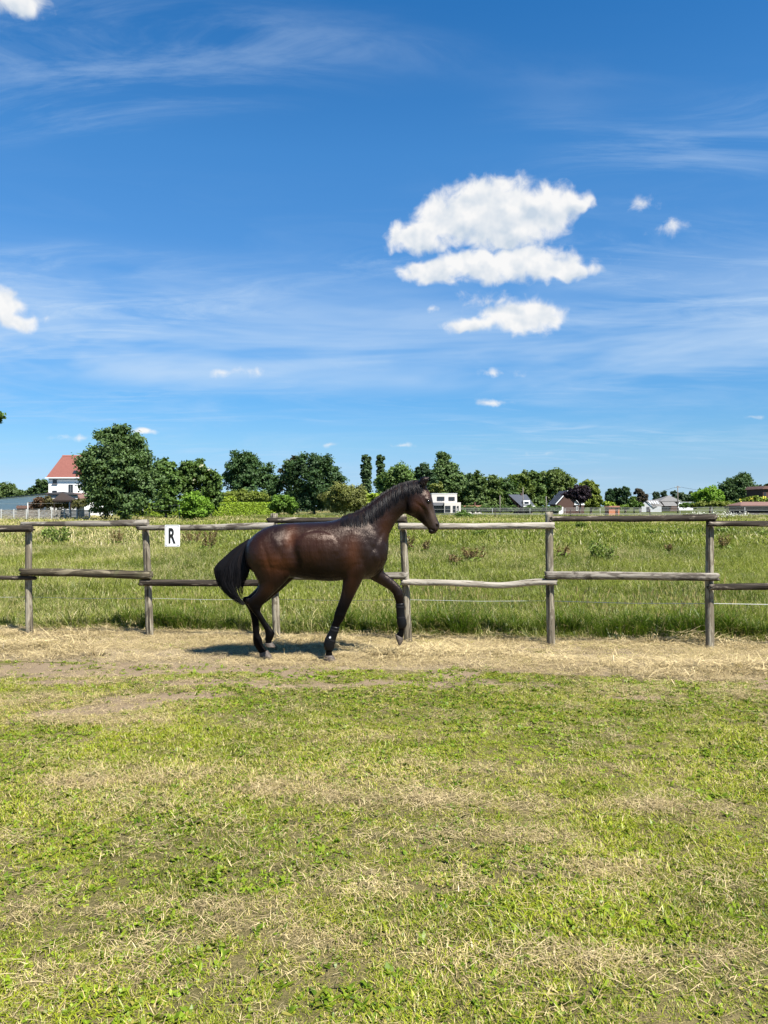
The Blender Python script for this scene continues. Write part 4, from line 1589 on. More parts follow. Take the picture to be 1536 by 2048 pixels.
def tree(name, label, D, lobes, col, base, n=3500, leaf=.22, trunk=.22, clump=None, cat='tree', group=None, depth=.85, fill=.55, bark=None, flowers=None):
    """lobes: (px, py, rx, ry) outline of the crown in the photograph at distance D; base: px of the stem's foot"""
    SEED[0] += 1
    r = np.random.default_rng(SEED[0])
    bx = (base - CX) / F * D
    root = empty(name, (bx, D, 0))
    tag(root, label, cat, group)
    L = []
    for (px, py, rx, ry) in lobes:
        p = at(px, py, D)
        rxm, rym = rx / F * D, ry / F * D
        L.append((np.array([p.x - bx, r.uniform(-.25, .25) * rxm, p.z]), np.array([rxm, min(rxm, rym * 1.6) * depth, rym]) * .93))
    extra = []
    for (c, rad) in L:
        for _ in range(5 if rad[0] > .8 else 2):
            d = r.normal(0, 1, 3)
            d[2] = abs(d[2]) * .9 + .1 if r.uniform() < .7 else d[2]
            d /= np.linalg.norm(d)
            k = r.uniform(.22, .42)
            extra.append((c + d * rad * r.uniform(.78, 1.0), np.array([1, 1, r.uniform(.7, 1.2)]) * k * min(rad[0], rad[2] * 1.3)))
    L0 = len(L)
    L = [(c, rad * .88) for c, rad in L] + extra
    cs = clump if clump else max(.14, .085 * max(l[1][0] for l in L))
    leaf *= .78
    C, Nn, lv = crown_points(L, int(n * 2.6), cs, r, fill)
    ok = C[:, 2] > .03
    C, Nn, lv = C[ok], Nn[ok], lv[ok]
    size = leaf * r.uniform(.6, 1.35, len(C))
    dmin = np.min([np.linalg.norm((C - l[0]) / l[1], axis=1) for l in L], 0)
    size = size * np.where(dmin < .72, 1.55, 1.0)
    ob('crown' if cat == 'tree' else 'foliage', leaves_mesh(C, Nn, size, lv, leaf_mat(col), seed=SEED[0]), root)
    if flowers:
        fc, k, fs = flowers
        d = r.normal(0, 1, (k, 3))
        d[:, 1] = -np.abs(d[:, 1])
        d /= np.linalg.norm(d, axis=1, keepdims=True)
        w = r.integers(0, len(L), k)
        P_ = np.array([L[i][0] for i in w]) + d * np.array([L[i][1] for i in w]) * r.uniform(.95, 1.1, (k, 1))
        P_ = np.repeat(P_, 5, 0) + r.normal(0, fs * .8, (k * 5, 3))
        me = leaves_mesh(P_, np.repeat(d, 5, 0) + r.normal(0, .4, (k * 5, 3)), np.full(k * 5, fs), r.uniform(.3, 1, k * 5), leaf_mat(fc, .1), seed=3)
        fo_ = ob('blossom', me, root)
    top = max(l[0][2] for l in L)
    mb = MB()
    mb.tube([(0, 0, -.1), (r.uniform(-.08, .08), 0, top * .4), (0, 0, top * .95)], [trunk, trunk * .72, trunk * .2], 8, False)
    for l in L[:min(L0, 8)]:
        c = l[0]
        a = Vector((0, 0, max(.3, min(c[2] * .55, top * .6))))
        e_ = Vector(c)
        mb.tube([a, a.lerp(e_, .5) + Vector((0, 0, .1 * e_.length)), e_], [trunk * .45, trunk * .3, trunk * .1], 6, False)
    mb.build('trunk' if cat == 'tree' else 'stem', bark or M_BARK, root, True)
    return root


DARK, MIDG, BRIGHT, OLIVE, PURPLE = (.030, .058, .020), (.045, .085, .022), (.085, .15, .022), (.085, .105, .030), (.022, .014, .020)
BLUISH, LIME, FAR_G, PINE = (.034, .062, .034), (.12, .17, .022), (.05, .082, .036), (.022, .046, .022)

# --- left side
tree('maple_tree', 'large dark green maple tree standing in front of the red roofed house', 81,
     [(235, 905, 52, 44), (200, 930, 40, 38), (275, 935, 42, 44), (190, 970, 36, 36), (290, 975, 38, 40), (240, 965, 66, 56), (215, 1005, 44, 30), (262, 1008, 46, 30), (212, 872, 17, 18),
      (246, 868, 19, 16), (272, 885, 20, 18)],
     (.042, .075, .034), 248, 12000, .20, .26, fill=.6)
tree('field_tree', 'mid green roundheaded tree just right of the large maple', 92, [(330, 940, 26, 28), (322, 970, 26, 34), (345, 965, 22, 34), (330, 1000, 28, 26), (335, 1012, 30, 18)], (.045, .085, .026), 332, 4200, .22, .2)
tree('elder_tree', 'elder tree dotted with creamy white blossom behind the garden hedge', 94,
     [(372, 950, 22, 28), (395, 948, 26, 28), (420, 965, 26, 28), (385, 985, 34, 30), (425, 990, 24, 24), (405, 1006, 42, 20)], (.045, .082, .026), 398, 5000, .22, .2, flowers=((.34, .33, .22), 40, .15))
tree('oak_tree', 'tall dark oak left of the spreading pine', 138,
     [(490, 1003, 52, 20), (535, 1004, 30, 20), (488, 930, 36, 30), (470, 955, 26, 34), (512, 950, 32, 32), (535, 965, 24, 30), (490, 975, 46, 36), (540, 985, 22, 26)], (.028, .058, .026), 492, 6500, .26, .28)
tree('pine_tree', 'broad dark pine with the darkest crown behind the rounded shrubs', 136,
     [(605, 1010, 50, 18), (660, 1006, 34, 20), (600, 940, 32, 26), (640, 940, 36, 26), (665, 962, 28, 28), (585, 965, 26, 30), (630, 975, 52, 34), (610, 1000, 44, 22), (672, 985, 20, 22)], PINE, 628, 8000, .26, .3)
tree('bare_topped_tree', 'tree with thin brownish top between oak and pine', 142, [(588, 928, 18, 14), (575, 945, 16, 20), (572, 975, 22, 26)], (.075, .075, .034), 580, 1800, .24, .2, fill=.8)
tree('laurel_shrub', 'bright green leafy laurel shrub standing before the clipped hedge', 80, [(388, 1003, 24, 20), (405, 1018, 20, 20), (375, 1020, 20, 19), (392, 1022, 30, 18)],
     (.075, .145, .020), 390, 5000, .13, .06, cat='shrub')
tree('round_shrub', 'rounded mid green shrub at the right end of the long hedge', 108, [(568, 1005, 26, 17), (580, 1013, 18, 14), (555, 1013, 16, 14)], (.06, .115, .022), 568, 3200, .17, .08, cat='shrub')
tree('willow_shrub', 'big domed olive grey shrub behind the horse', 108, [(688, 995, 42, 27), (668, 1004, 26, 22), (712, 1003, 26, 22), (690, 1010, 46, 16)],
     (.085, .10, .040), 690, 6500, .17, .1, cat='shrub')
tree('lime_bush', 'fresh lime green bush peeping out right of the domed shrub', 118, [(728, 992, 12, 12), (740, 1000, 18, 14), (755, 998, 18, 12)], LIME, 740, 1500, .2, .08, cat='shrub')
tree('clipped_bush', 'olive clipped bush rising above the left part of the long hedge', 120, [(460, 995, 30, 12), (495, 992, 36, 11), (515, 996, 26, 10)], (.085, .115, .026), 485, 2600, .17, .08, cat='shrub')
tree('lime_dome', 'low bright green dome of leaves above the hedge beside the laurel', 117, [(445, 1000, 14, 8), (460, 1000, 14, 7)], LIME, 452, 700, .16, .05, cat='shrub')
tree('barberry_bush', 'reddish brown bush behind the slatted fence', 92, [(72, 1011, 14, 9), (88, 1008, 16, 12)], (.10, .060, .034), 80, 900, .15, .06, cat='shrub')
tree('rusty_bush', 'olive and rust bush beside the dark gazebo', 91, [(108, 1006, 18, 11), (128, 1008, 18, 9)], (.085, .075, .026), 115, 1100, .15, .06, cat='shrub')
tree('low_olive_bush', 'low olive bush between gazebo and maple', 91, [(150, 1008, 14, 9), (165, 1006, 12, 9)], (.085, .085, .028), 157, 800, .15, .06, cat='shrub')
tree('far_wood_tree', 'far rounded tree at the left edge beyond the glasshouse', 240, [(0, 985, 28, 26), (20, 990, 24, 20), (32, 996, 20, 16)], FAR_G, 6, 1800, .5, .4)
tree('far_dark_tree', 'far dark tree touching the white house wall', 230, [(84, 978, 18, 18), (66, 985, 14, 14), (92, 992, 16, 16)], (.03, .055, .026), 82, 1400, .5, .4)
tree('far_low_tree', 'far low tree in the gap left of the dark one', 235, [(50, 993, 16, 12), (38, 999, 16, 12), (60, 1000, 14, 10)], (.036, .062, .028), 48, 900, .5, .3)
tree('near_branch_tree', 'tree outside the left edge with only leaf tips showing', 60, [(-60, 850, 60, 60), (-90, 900, 60, 60), (-30, 838, 34, 24)], MIDG, -80, 2600, .2, .25)

# --- middle
tree('poplar_tree', 'taller of the two slim poplars', 205, [(733, 925, 11, 20), (732, 950, 13, 24), (733, 975, 13, 24), (733, 998, 10, 22)], BLUISH, 733, 3000, .36, .3, group='slim poplars', depth=1)
tree('poplar_tree', 'smaller slim poplar close right of the taller one', 210, [(761, 922, 8, 14), (761, 945, 10, 20), (761, 970, 10, 24)], BLUISH, 761, 1800, .36, .3, group='slim poplars', depth=1)
tree('dome_tree', 'wide green domed tree above the mane of the horse', 190, [(790, 955, 36, 24), (770, 970, 24, 22), (812, 970, 26, 22), (790, 985, 44, 24), (822, 988, 20, 22)], (.05, .088, .030), 790, 5200, .36, .35)
tree('leaning_oak', 'dark open crowned tree behind the ears of the horse', 195, [(850, 945, 18, 17), (838, 955, 14, 14), (862, 960, 16, 18), (848, 975, 22, 24)], (.026, .052, .032), 850, 2800, .36, .35)
tree('tall_ash', 'tallest tree of the far row with a twin pointed top', 200, [(885, 918, 8, 15), (893, 922, 6, 12), (884, 940, 22, 20), (900, 950, 26, 22), (880, 965, 28, 24), (915, 968, 24, 24), (898, 985, 40, 24)],
     (.045, .080, .034), 890, 6500, .38, .4)
tree('blue_green_tree', 'dark blue green tree right of the tallest ash', 205, [(928, 965, 18, 22), (920, 985, 26, 24), (940, 990, 20, 22)], (.028, .056, .032), 925, 3000, .38, .35)
tree('yellow_green_tree', 'yellowish tree peeping out behind the horse head', 175, [(872, 978, 16, 12), (866, 990, 18, 14)], (.075, .095, .030), 868, 1200, .32, .3)
belt = [(955, 970, 20, 22, (.045, .075, .030), 'thin topped grey green tree in the belt left of the dark roofed house'),
        (985, 968, 20, 18, (.05, .08, .030), 'first rounded tree left of the dark roofed house'),
        (1010, 972, 22, 18, (.036, .068, .028), 'second rounded tree, directly above the dark roofed house'),
        (1040, 965, 24, 20, (.058, .088, .028), 'lighter green tree in the belt behind the tall pole'),
        (1066, 962, 22, 22, (.045, .078, .028), 'mid green tree in the belt right of the tall pole')]
for i, (px, py, rx, ry, col, lab) in enumerate(belt):
    tree('belt_tree', lab, 196 + 3 * i, [(px, py, rx, ry), (px - 8, py + 20, rx * .9, ry), (px + 9, py + 24, rx * .9, ry), (px - 6, py + 40, rx * 1.25, ry * .75), (px + 8, py + 48, rx * 1.2, ry * .6)], col, px, 3400, .4, .35, group='belt of trees behind the houses')
for i, (px, col, lab) in enumerate(((950, (.040, .070, .030), 'dim rounded tree at the back of the belt beside the modern house'), (1000, (.046, .078, .030), 'dim rounded tree at the back of the belt behind the thin pole'),
                                    (1052, (.040, .072, .030), 'dim rounded tree at the back of the belt behind the slate roof'))):
    tree('belt_tree', lab, 228 + 2 * i, [(px, 975, 26, 22), (px - 18, 992, 26, 22), (px + 18, 992, 26, 22), (px, 1008, 40, 14)], col, px, 2600, .44, .35, group='belt of trees behind the houses')
tree('great_tree', 'widest pale green crowned tree rising above the brick gable house', 215, [(1095, 962, 32, 20), (1115, 955, 26, 16), (1080, 975, 26, 24), (1110, 985, 36, 26), (1130, 970, 22, 22), (1140, 990, 22, 24)],
     (.058, .088, .034), 1105, 5200, .42, .5)
tree('copper_beech', 'dark purple copper beech in front of the brick gable house', 145, [(1152, 984, 20, 12), (1168, 982, 14, 11), (1140, 990, 12, 8), (1160, 994, 22, 9)], PURPLE, 1160, 2400, .26, .2)
tree('golden_tree', 'yellow green tree behind and right of the copper beech', 155, [(1182, 978, 18, 13), (1172, 972, 16, 10), (1186, 995, 17, 16), (1172, 1008, 16, 12), (1192, 1006, 12, 14)], (.085, .115, .028), 1182, 3400, .28, .25)
tree('yew_tree', 'left lobe of the dark upright conifers beyond the brick shed', 190, [(1219, 990, 9, 14), (1218, 1002, 11, 14)], (.020, .044, .026), 1219, 1300, .32, .3, group='dark upright conifers')
tree('yew_tree', 'middle lobe of the dark upright conifers beyond the brick shed', 191, [(1235, 988, 11, 13), (1234, 1002, 12, 14)], (.020, .042, .025), 1235, 1500, .32, .3, group='dark upright conifers')
tree('yew_tree', 'tallest pointed one of the dark upright conifers', 189, [(1251, 982, 7, 13), (1252, 992, 10, 14), (1250, 1006, 13, 12)], (.022, .046, .026), 1251, 1700, .32, .3, group='dark upright conifers')
tree('rowan_tree', 'small brownish topped conifer left of the white gabled barn', 185, [(1280, 985, 9, 8), (1284, 994, 10, 10), (1277, 1003, 12, 12)], (.060, .050, .034), 1281, 1300, .3, .25)
tree('hazel_bush', 'dark green bush in front of the pointed conifers', 165, [(1268, 1006, 12, 10), (1275, 1012, 12, 8)], MIDG, 1268, 900, .26, .15, cat='shrub')
tree('yellow_hedge_bush', 'yellow green bush left of the brick shed', 168, [(1214, 1009, 12, 5), (1222, 1010, 10, 4)], LIME, 1216, 500, .22, .1, cat='shrub')
tree('garden_shrub', 'low green shrub right of the brick shed', 168, [(1246, 1014, 12, 5), (1256, 1014, 10, 5)], (.07, .12, .026), 1250, 500, .22, .1, cat='shrub')
for i, px in enumerate((1312, 1328, 1347)):
    tree('horizon_poplar', ['leftmost', 'middle', 'rightmost'][i] + ' of three dark poplars on the horizon behind the barns', 420,
         [(px, 989, 6, 7), (px, 998, 8, 9), (px + 3, 1004, 8, 7)], (.026, .046, .036), px, 700, .6, .5, group='three horizon poplars')
tree('horizon_wood', 'low dark wooded rise on the horizon left of the lime green tree', 430, [(1370, 996, 18, 9), (1385, 994, 16, 9), (1362, 1002, 18, 8), (1396, 998, 16, 10)], (.034, .056, .034), 1378, 1800, .7, .5)
tree('walnut_tree', 'bright green rounded tree left of the big dark oak', 160, [(1418, 988, 22, 15), (1402, 994, 16, 13), (1436, 994, 16, 14), (1420, 1000, 30, 12)], (.075, .145, .020), 1420, 4000, .26, .25)
tree('big_dark_oak', 'big dark rounded oak near the right edge', 190, [(1475, 968, 28, 18), (1455, 980, 22, 20), (1495, 980, 22, 20), (1475, 990, 40, 20), (1485, 958, 14, 12), (1462, 1000, 24, 12)], (.030, .058, .028), 1476, 5200, .34, .4)
tree('edge_tree', 'dark tree peeping out behind the brick building at the right edge', 195, [(1528, 982, 20, 14), (1515, 990, 14, 10), (1545, 980, 20, 18)], (.034, .058, .026), 1530, 1600, .34, .3)
tree('flowering_bush', 'bush with yellow blossom in front of the big dark oak', 150, [(1508, 1000, 22, 7), (1490, 1003, 18, 5), (1525, 1001, 14, 6)], (.085, .125, .026), 1505, 1500, .22, .1, cat='shrub', flowers=((.55, .48, .06), 26, .2))
tree('yard_bush', 'yellow green bushes below the bright rounded tree', 150, [(1400, 1009, 18, 6), (1432, 1009, 22, 6), (1455, 1010, 16, 5)], (.085, .11, .026), 1425, 1600, .22, .1, cat='shrub')
tree('dark_yard_bush', 'dark low bush left of the long brown roofed building', 152, [(1466, 1009, 16, 6), (1370, 1012, 10, 5), (1385, 1012, 10, 5)], MIDG, 1466, 1100, .22, .1, cat='shrub')
tree('field_bush', 'dark green bush in the weeds right of the horse muzzle', 90, [(925, 1030, 14, 8), (935, 1033, 12, 6)], MIDG, 928, 900, .12, .05, cat='shrub')
for (px, py, lab) in ((1000, 1018, 'low hedge of shrubs left of the dark roofed house'), (1085, 1018, 'low hedge of shrubs between the dark roofed and the brick house'), (945, 1019, 'low dark hedge in front of the orange roof')):
    tree('low_hedge', lab, 150, [(px - 22, py, 16, 6), (px, py, 18, 6), (px + 22, py, 16, 6)], (.040, .072, .026), px, 1300, .24, .1, cat='hedge')


def hedge(label, D0, D1, px0, px1, ytop, col, n, thick=1.1, leaf=.13):
    a, b = at(px0, ytop, D0), at(px1, ytop, D1)
    r = np.random.default_rng(int(px0) + 5)
    root = empty('clipped_hedge', (a.x, a.y, 0))
    tag(root, label, 'hedge')
    L = (b - a).xy.length
    ang = math.atan2(b.y - a.y, b.x - a.x)
    root.rotation_euler = (0, 0, ang)
    t = r.uniform(0, 1, n)
    h = a.z + (b.z - a.z) * t
    w = r.uniform(0, 1, n)
    X = t * L
    Y = np.where(w < .68, -thick / 2, r.uniform(-thick / 2, thick / 2, n)) + r.normal(0, .05, n)
    Z = np.where(w < .68, r.uniform(0, 1, n) * h, h) + r.normal(0, .04, n)
    Nn = np.where((w < .68)[:, None], np.array([[0, -1, .3]]), np.array([[0, -.2, 1]])) + r.normal(0, .55, (n, 3))
    ob('foliage', leaves_mesh(np.stack([X, Y, np.maximum(Z, .02)], -1), Nn, leaf * r.uniform(.6, 1.3, n), r.uniform(0, 1, n), leaf_mat(col), seed=4), root)
    mb = MB()
    for k in range(int(L / .8)):
        mb.tube([(.4 + k * .8, 0, -.05), (.4 + k * .8 + r.uniform(-.1, .1), 0, a.z * .85)], [.04, .015], 5)
    mb.build('stem', M_BARK, root)
    return root


hedge('long clipped yellow green hedge between maple and laurel shrub', 98, 100, 236, 362, 1007.5, (.095, .15, .016), 11000)
hedge('long clipped yellow green hedge right of the laurel shrub', 104, 116, 418, 545, 1006, (.10, .155, .016), 11000)

# ------------------------------------------------------------------ houses and sheds
def glassy(name, col=(.02, .023, .028)):
    m, N, out = new_mat(name)
    principled(N, out, col, .08, .6)
    return m


M_GLASS = glassy('window_glass')
M_WHITE = plain('white_render', (.80, .79, .76), .8, .2, .05, .6)
M_OFFW = plain('pale_brick', (.55, .51, .46), .85, .2, .10, 2.0)
M_FRAME = plain('white_frame', (.78, .78, .76), .5, .3, .03)
M_DFRAME = plain('dark_frame', (.05, .05, .055), .5, .3, .1)
M_GREY = plain('grey_panel', (.14, .14, .15), .7, .3, .1)
M_BRICK = plain('dark_brick', (.085, .052, .042), .9, .15, .25, 4)
M_RBRICK = plain('orange_brick', (.42, .17, .095), .9, .15, .2, 4)
M_SHEET = plain('pale_blue_sheet', (.74, .78, .82), .4, .4, .12, 1.0)
M_STONE = plain('pale_grey_wall', (.42, .43, .43), .8, .2, .08, 1.0)
M_WOODD = plain('dark_timber', (.035, .026, .022), .8, .2, .25, 5)
M_SLAT = wood_mat('fence_slat_wood', (.13, .115, .095), (.22, .20, .17), (.34, .32, .28), 'X', .5)
M_POSTM = plain('pale_post', (.42, .42, .40), .7, .3, .15, 4)


def tile_mat(name, c0, c1, rows=4.0, cols=4.0):
    m, N, out = new_mat(name)
    tc = N.n('ShaderNodeTexCoord')
    br = N.n('ShaderNodeTexBrick')
    mp = N.n('ShaderNodeMapping')
    mp.inputs['Scale'].default_value = (cols, 1, rows)
    mp.inputs['Rotation'].default_value = (R(90), 0, 0)
    N.put(mp.inputs[0], tc.outputs['Object'])
    N.put(br.inputs['Vector'], mp.outputs[0])
    br.inputs['Color1'].default_value = (*c0, 1)
    br.inputs['Color2'].default_value = (*c1, 1)
    br.inputs['Mortar'].default_value = (*(v * .55 for v in c0), 1)
    br.inputs['Scale'].default_value = 1.0
    br.inputs['Mortar Size'].default_value = .03
    c = N.mix(.5, br.outputs['Color'], N.mix(N.noise(tc.outputs['Object'], 1.2, 5), c0, c1))
    principled(N, out, c, .8, .25, bump=br.outputs['Fac'], bump_s=.4, bump_d=.03)
    return m


T_RED = tile_mat('red_tiles', (.165, .060, .046), (.235, .092, .072))
T_SLATE = tile_mat('slate_tiles', (.045, .052, .065), (.075, .082, .098))
T_BROWN = tile_mat('brown_tiles', (.15, .085, .068), (.21, .125, .10))
T_GREY = tile_mat('grey_tiles', (.13, .125, .12), (.19, .185, .175))
T_ORANGE = tile_mat('orange_tiles', (.36, .17, .11), (.46, .24, .16))


def window(parent, x0, x1, z0, z1, y, mullions=1, frame=None, sill=None, fw=.06, sub=True):
    """frame, panes and sill standing on the wall plane y (the wall faces -y)"""
    fr = frame or M_DFRAME
    mb = MB()
    mb.box(x0, x1, y - .04, y + .02, z0, z0 + fw).box(x0, x1, y - .04, y + .02, z1 - fw, z1)
    mb.box(x0, x0 + fw, y - .04, y + .02, z0 + fw, z1 - fw).box(x1 - fw, x1, y - .04, y + .02, z0 + fw, z1 - fw)
    w = mb.build('window', fr, parent)
    k = mullions + 1
    for i in range(k):
        a = x0 + fw + (x1 - x0 - 2 * fw) * i / k
        b = x0 + fw + (x1 - x0 - 2 * fw) * (i + 1) / k
        MB().box(a + .015, b - .015, y - .02, y + .015, z0 + fw, z1 - fw).build('pane', M_GLASS, w)
    if sill:
        MB().box(x0 - .1, x1 + .1, y - .14, y + .0, z0 - .1, z0 - .002).build('sill', sill, w)
    return w


class House:
    """local frame: x along the facade, z up, -y towards the viewer"""

    def __init__(self, name, label, px, D, rz=0.0, cat='house'):
        self.D, self.px = D, px
        self.root = empty(name, at(px, HY + CAMH * F / D, D), rz)
        tag(self.root, label, cat)

    def X(self, px, y=0.0):
        return (px - CX) / F * (self.D + y) - (self.px - CX) / F * self.D

    def Z(self, py, y=0.0):
        return CAMH - (py - HY) / F * (self.D + y)

    def part(self, name, mat, mb, parent=None):
        return mb.build(name, mat, parent or self.root)


# white house with the red roof
h = House('white_house', 'tall white house with steep red tiled roof left of the maple', 97, 108)
W_, ez, rz_ = h.X(190), h.Z(955), h.Z(911.5, 3.5)
h.part('wall', M_WHITE, MB().box(0, W_, 0, 7, -.2, ez))
hx0, hx1 = h.X(125, 3.5), h.X(178, 3.5)
ov = .25
roof = h.part('roof', T_RED, MB().poly([(-ov, -ov, ez), (W_ + ov, -ov, ez), (hx1, 3.5, rz_), (hx0, 3.5, rz_)]).poly([(-ov, 7.2, ez), (-ov, -ov, ez), (hx0, 3.5, rz_)])
              .poly([(W_ + ov, -ov, ez), (W_ + ov, 7.2, ez), (hx1, 3.5, rz_)]).poly([(W_ + ov, 7.2, ez), (-ov, 7.2, ez), (hx0, 3.5, rz_), (hx1, 3.5, rz_)]).poly([(-ov, -ov, ez), (-ov, 7.2, ez), (W_ + ov, 7.2, ez), (W_ + ov, -ov, ez)]))
h.part('gutter', M_FRAME, MB().box(-ov - .05, W_ + ov, -ov - .16, -ov - .02, ez - .12, ez + .02), roof)
h.part('ridge', plain('ridge_tile', (.33, .12, .08), .8, .2), MB().tube([(hx0, 3.5, rz_), (hx1, 3.5, rz_)], .10, 6), roof)
sk = MB()
x0, x1 = h.X(143), h.X(153)
for (a, b) in ((.16, .30),):
    z0, z1 = ez + (rz_ - ez) * a, ez + (rz_ - ez) * b
    y0, y1 = -ov + (3.5 + ov) * a, -ov + (3.5 + ov) * b
    sk.poly([(x0, y0 - .06, z0 + .05), (x1, y0 - .06, z0 + .05), (x1, y1 - .06, z1 + .05), (x0, y1 - .06, z1 + .05)])
h.part('skylight', M_GLASS, sk, roof)
for (a, b, c, d, m_) in ((105.5, 114, 959, 967.5, 0), (137, 146, 969, 985, 1), (104.5, 114, 981, 992, 0), (168, 177, 962, 974, 1)):
    window(h.root, h.X(a), h.X(b), h.Z(d), h.Z(c), 0, m_, M_DFRAME, M_GREY)

# glasshouse running away to the left, with its dark roof edge
g0 = at(95, 985, 92)
g1 = at(-60, 1003.5, 230)
dirg = Vector((g1.x - g0.x, g1.y - g0.y, 0))
Lg = dirg.length
gl = empty('greenhouse', (g0.x, g0.y, 0), math.atan2(dirg.y, dirg.x))
tag(gl, 'long low shed clad in pale blue sheets at the left edge', 'shed')
hg = g0.z
nP = 22
for k in range(nP):
    a, b = Lg * k / nP, Lg * (k + 1) / nP
    MB().box(a + .03, b - .03, 0, .06, 0, hg - .22 + (.0 if k % 2 else .004)).build('panel', M_SHEET, gl)
MB().box(0, Lg, -3.4, -.02, 0, hg - .3).build('wall', M_STONE, gl)
mb = MB()
mb.poly([(-.3, .35, hg - .12), (Lg, .35, hg - .12), (Lg, -1.7, hg + .12), (-.3, -1.7, hg + .12)])
mb.poly([(-.3, .35, hg - .22), (-.3, .35, hg - .12), (Lg, .35, hg - .12), (Lg, .35, hg - .22)])
mb.poly([(-.3, -1.7, hg + .12), (Lg, -1.7, hg + .12), (Lg, -3.8, hg - .2), (-.3, -3.8, hg - .2)])
mb.poly([(-.3, .35, hg - .22), (-.3, -3.8, hg - .25), (-.3, -3.8, hg - .2), (-.3, -1.7, hg + .12), (-.3, .35, hg - .12)])
mb.build('roof', M_DFRAME, gl)

# lean-to with brown roof behind the gazebo
h = House('lean_to', 'white lean-to with pale tiled roof behind the dark gazebo', 97, 96, cat='shed')
h.part('wall', M_OFFW, MB().box(h.X(96), h.X(150), 0, 3, -.1, h.Z(987)))
h.part('roof', T_BROWN, MB().prism([(h.X(97), h.Z(985.2)), (h.X(150), h.Z(985.6)), (h.X(172), h.Z(1004)), (h.X(168), h.Z(1004.4)), (h.X(149), h.Z(986.8)), (h.X(97), h.Z(986.6))], -.4, 3.2))

# gazebo
h = House('garden_gazebo', 'dark timber gazebo with pyramid roof behind the slatted fence', 124, 90, cat='gazebo')
pk = (h.X(124, 1.1), 1.1, h.Z(984.5, 1.1))
e0, e1, ze = h.X(105), h.X(143), h.Z(1000)
h.part('roof', M_WOODD, MB().poly([(e0, 0, ze), (e1, 0, ze), pk]).poly([(e1, 0, ze), (e1, 2.2, ze), pk]).poly([(e1, 2.2, ze), (e0, 2.2, ze), pk]).poly([(e0, 2.2, ze), (e0, 0, ze), pk])
       .box(e0, e1, -.03, .03, ze - .18, ze - .002))
for xx in (e0 + .15, e1 - .15):
    for yy in (.15, 2.05):
        h.part('post', M_WOODD, MB().box(xx - .06, xx + .06, yy - .06, yy + .06, 0, ze - .19))

# brown shed roof behind the slats
h = House('low_shed', 'low shed with dark red roof seen over the slatted fence', 45, 96, cat='shed')
h.part('wall', M_BRICK, MB().box(h.X(34), h.X(60), 0, 2, -.1, h.Z(1017)))
h.part('roof', T_BROWN, MB().prism([(h.X(33), h.Z(1017)), (h.X(61), h.Z(1017)), (h.X(59), h.Z(1011)), (h.X(35), h.Z(1011))], -.2, 2.2))

# white modern house
h = House('modern_house', 'white cubic modern house with flat roofs behind the horse muzzle', 863, 150)
h.part('upper_wall', M_OFFW, MB().box(h.X(863.5), h.X(914), 0, 8, h.Z(1005), h.Z(987.5)))
h.part('roof_edge', M_FRAME, MB().box(h.X(863), h.X(914.5), -.06, 8.06, h.Z(987.4), h.Z(986.6)))
h.part('lower_wall', M_OFFW, MB().box(h.X(887.5), h.X(920), -1.6, 6, h.Z(1026), h.Z(1004.8)))
h.part('grey_band', M_GREY, MB().box(h.X(866), h.X(887.3), -.9, 6, h.Z(1011), h.Z(1005.3)))
h.part('ground_floor_wall', M_GREY, MB().box(h.X(868), h.X(887.3), .4, 6, h.Z(1026), h.Z(1011.1)))
window(h.root, h.X(874), h.X(889), h.Z(1001.5), h.Z(993.4), -.02, 1)
window(h.root, h.X(897), h.X(909.5), h.Z(1001.8), h.Z(993.8), -.02, 1)
window(h.root, h.X(869), h.X(886), h.Z(1024), h.Z(1012.5), .36, 2)
window(h.root, h.X(889), h.X(899.5), h.Z(1024), h.Z(1011.5), -1.64, 1)
window(h.root, h.X(904.5), h.X(910), h.Z(1024), h.Z(1011.5), -1.64, 0)
window(h.root, h.X(912.5), h.X(916), h.Z(1022), h.Z(1012), -1.64, 0)

# low orange roof
h = House('low_orange_house', 'low house with orange roof between modern and dark roofed house', 927, 165)
h.part('wall', M_OFFW, MB().box(h.X(929), h.X(963), 0, 5, -.1, h.Z(1015)))
rf = h.part('roof', T_ORANGE, MB().prism([(h.X(926), h.Z(1015)), (h.X(966), h.Z(1015)), (h.X(964), h.Z(1010.8)), (h.X(928), h.Z(1011.5))], -.5, 5.5))
h.part('chimney', M_BRICK, MB().box(h.X(951), h.X(954), 2, 2.8, h.Z(1011), h.Z(1004.5)), rf)

# dark roofed house with white dormer
h = House('dark_roof_house', 'house with steep slate roof and white dormer left of the brick gable', 1036, 160)
zr, ze = h.Z(989, 3.5), h.Z(1012)
h.part('wall', M_BRICK, MB().box(h.X(1037), h.X(1066), .6, 6.4, -.2, ze + .1).prism([(h.X(1021, 3.4), h.Z(992, 3.4)), (h.X(1041, 3.4), ze - .1), (h.X(1041, 3.4), 0), (h.X(1033, 3.4), 0), (h.X(1033, 3.4), h.Z(1007, 3.4))], 3.4, 6.4))
rf = h.part('roof', T_SLATE, MB().poly([(h.X(1042), 0, ze), (h.X(1070), 0, ze), (h.X(1053, 3.5), 3.5, zr), (h.X(1016.5, 3.5), 3.5, zr)])
            .poly([(h.X(1016.5, 3.5), 3.5, zr), (h.X(1053, 3.5), 3.5, zr), (h.X(1064, 7), 7, ze), (h.X(1030, 7), 7, ze)])
            .poly([(h.X(1070), 0, ze), (h.X(1064, 7), 7, ze), (h.X(1053, 3.5), 3.5, zr)]).poly([(h.X(1042), 0.05, ze - .15), (h.X(1070), .05, ze - .15), (h.X(1064, 7), 7, ze - .15), (h.X(1030, 7), 7, ze - .15)])
            .box(h.X(1042), h.X(1070), -.08, .04, ze - .18, ze - .01))
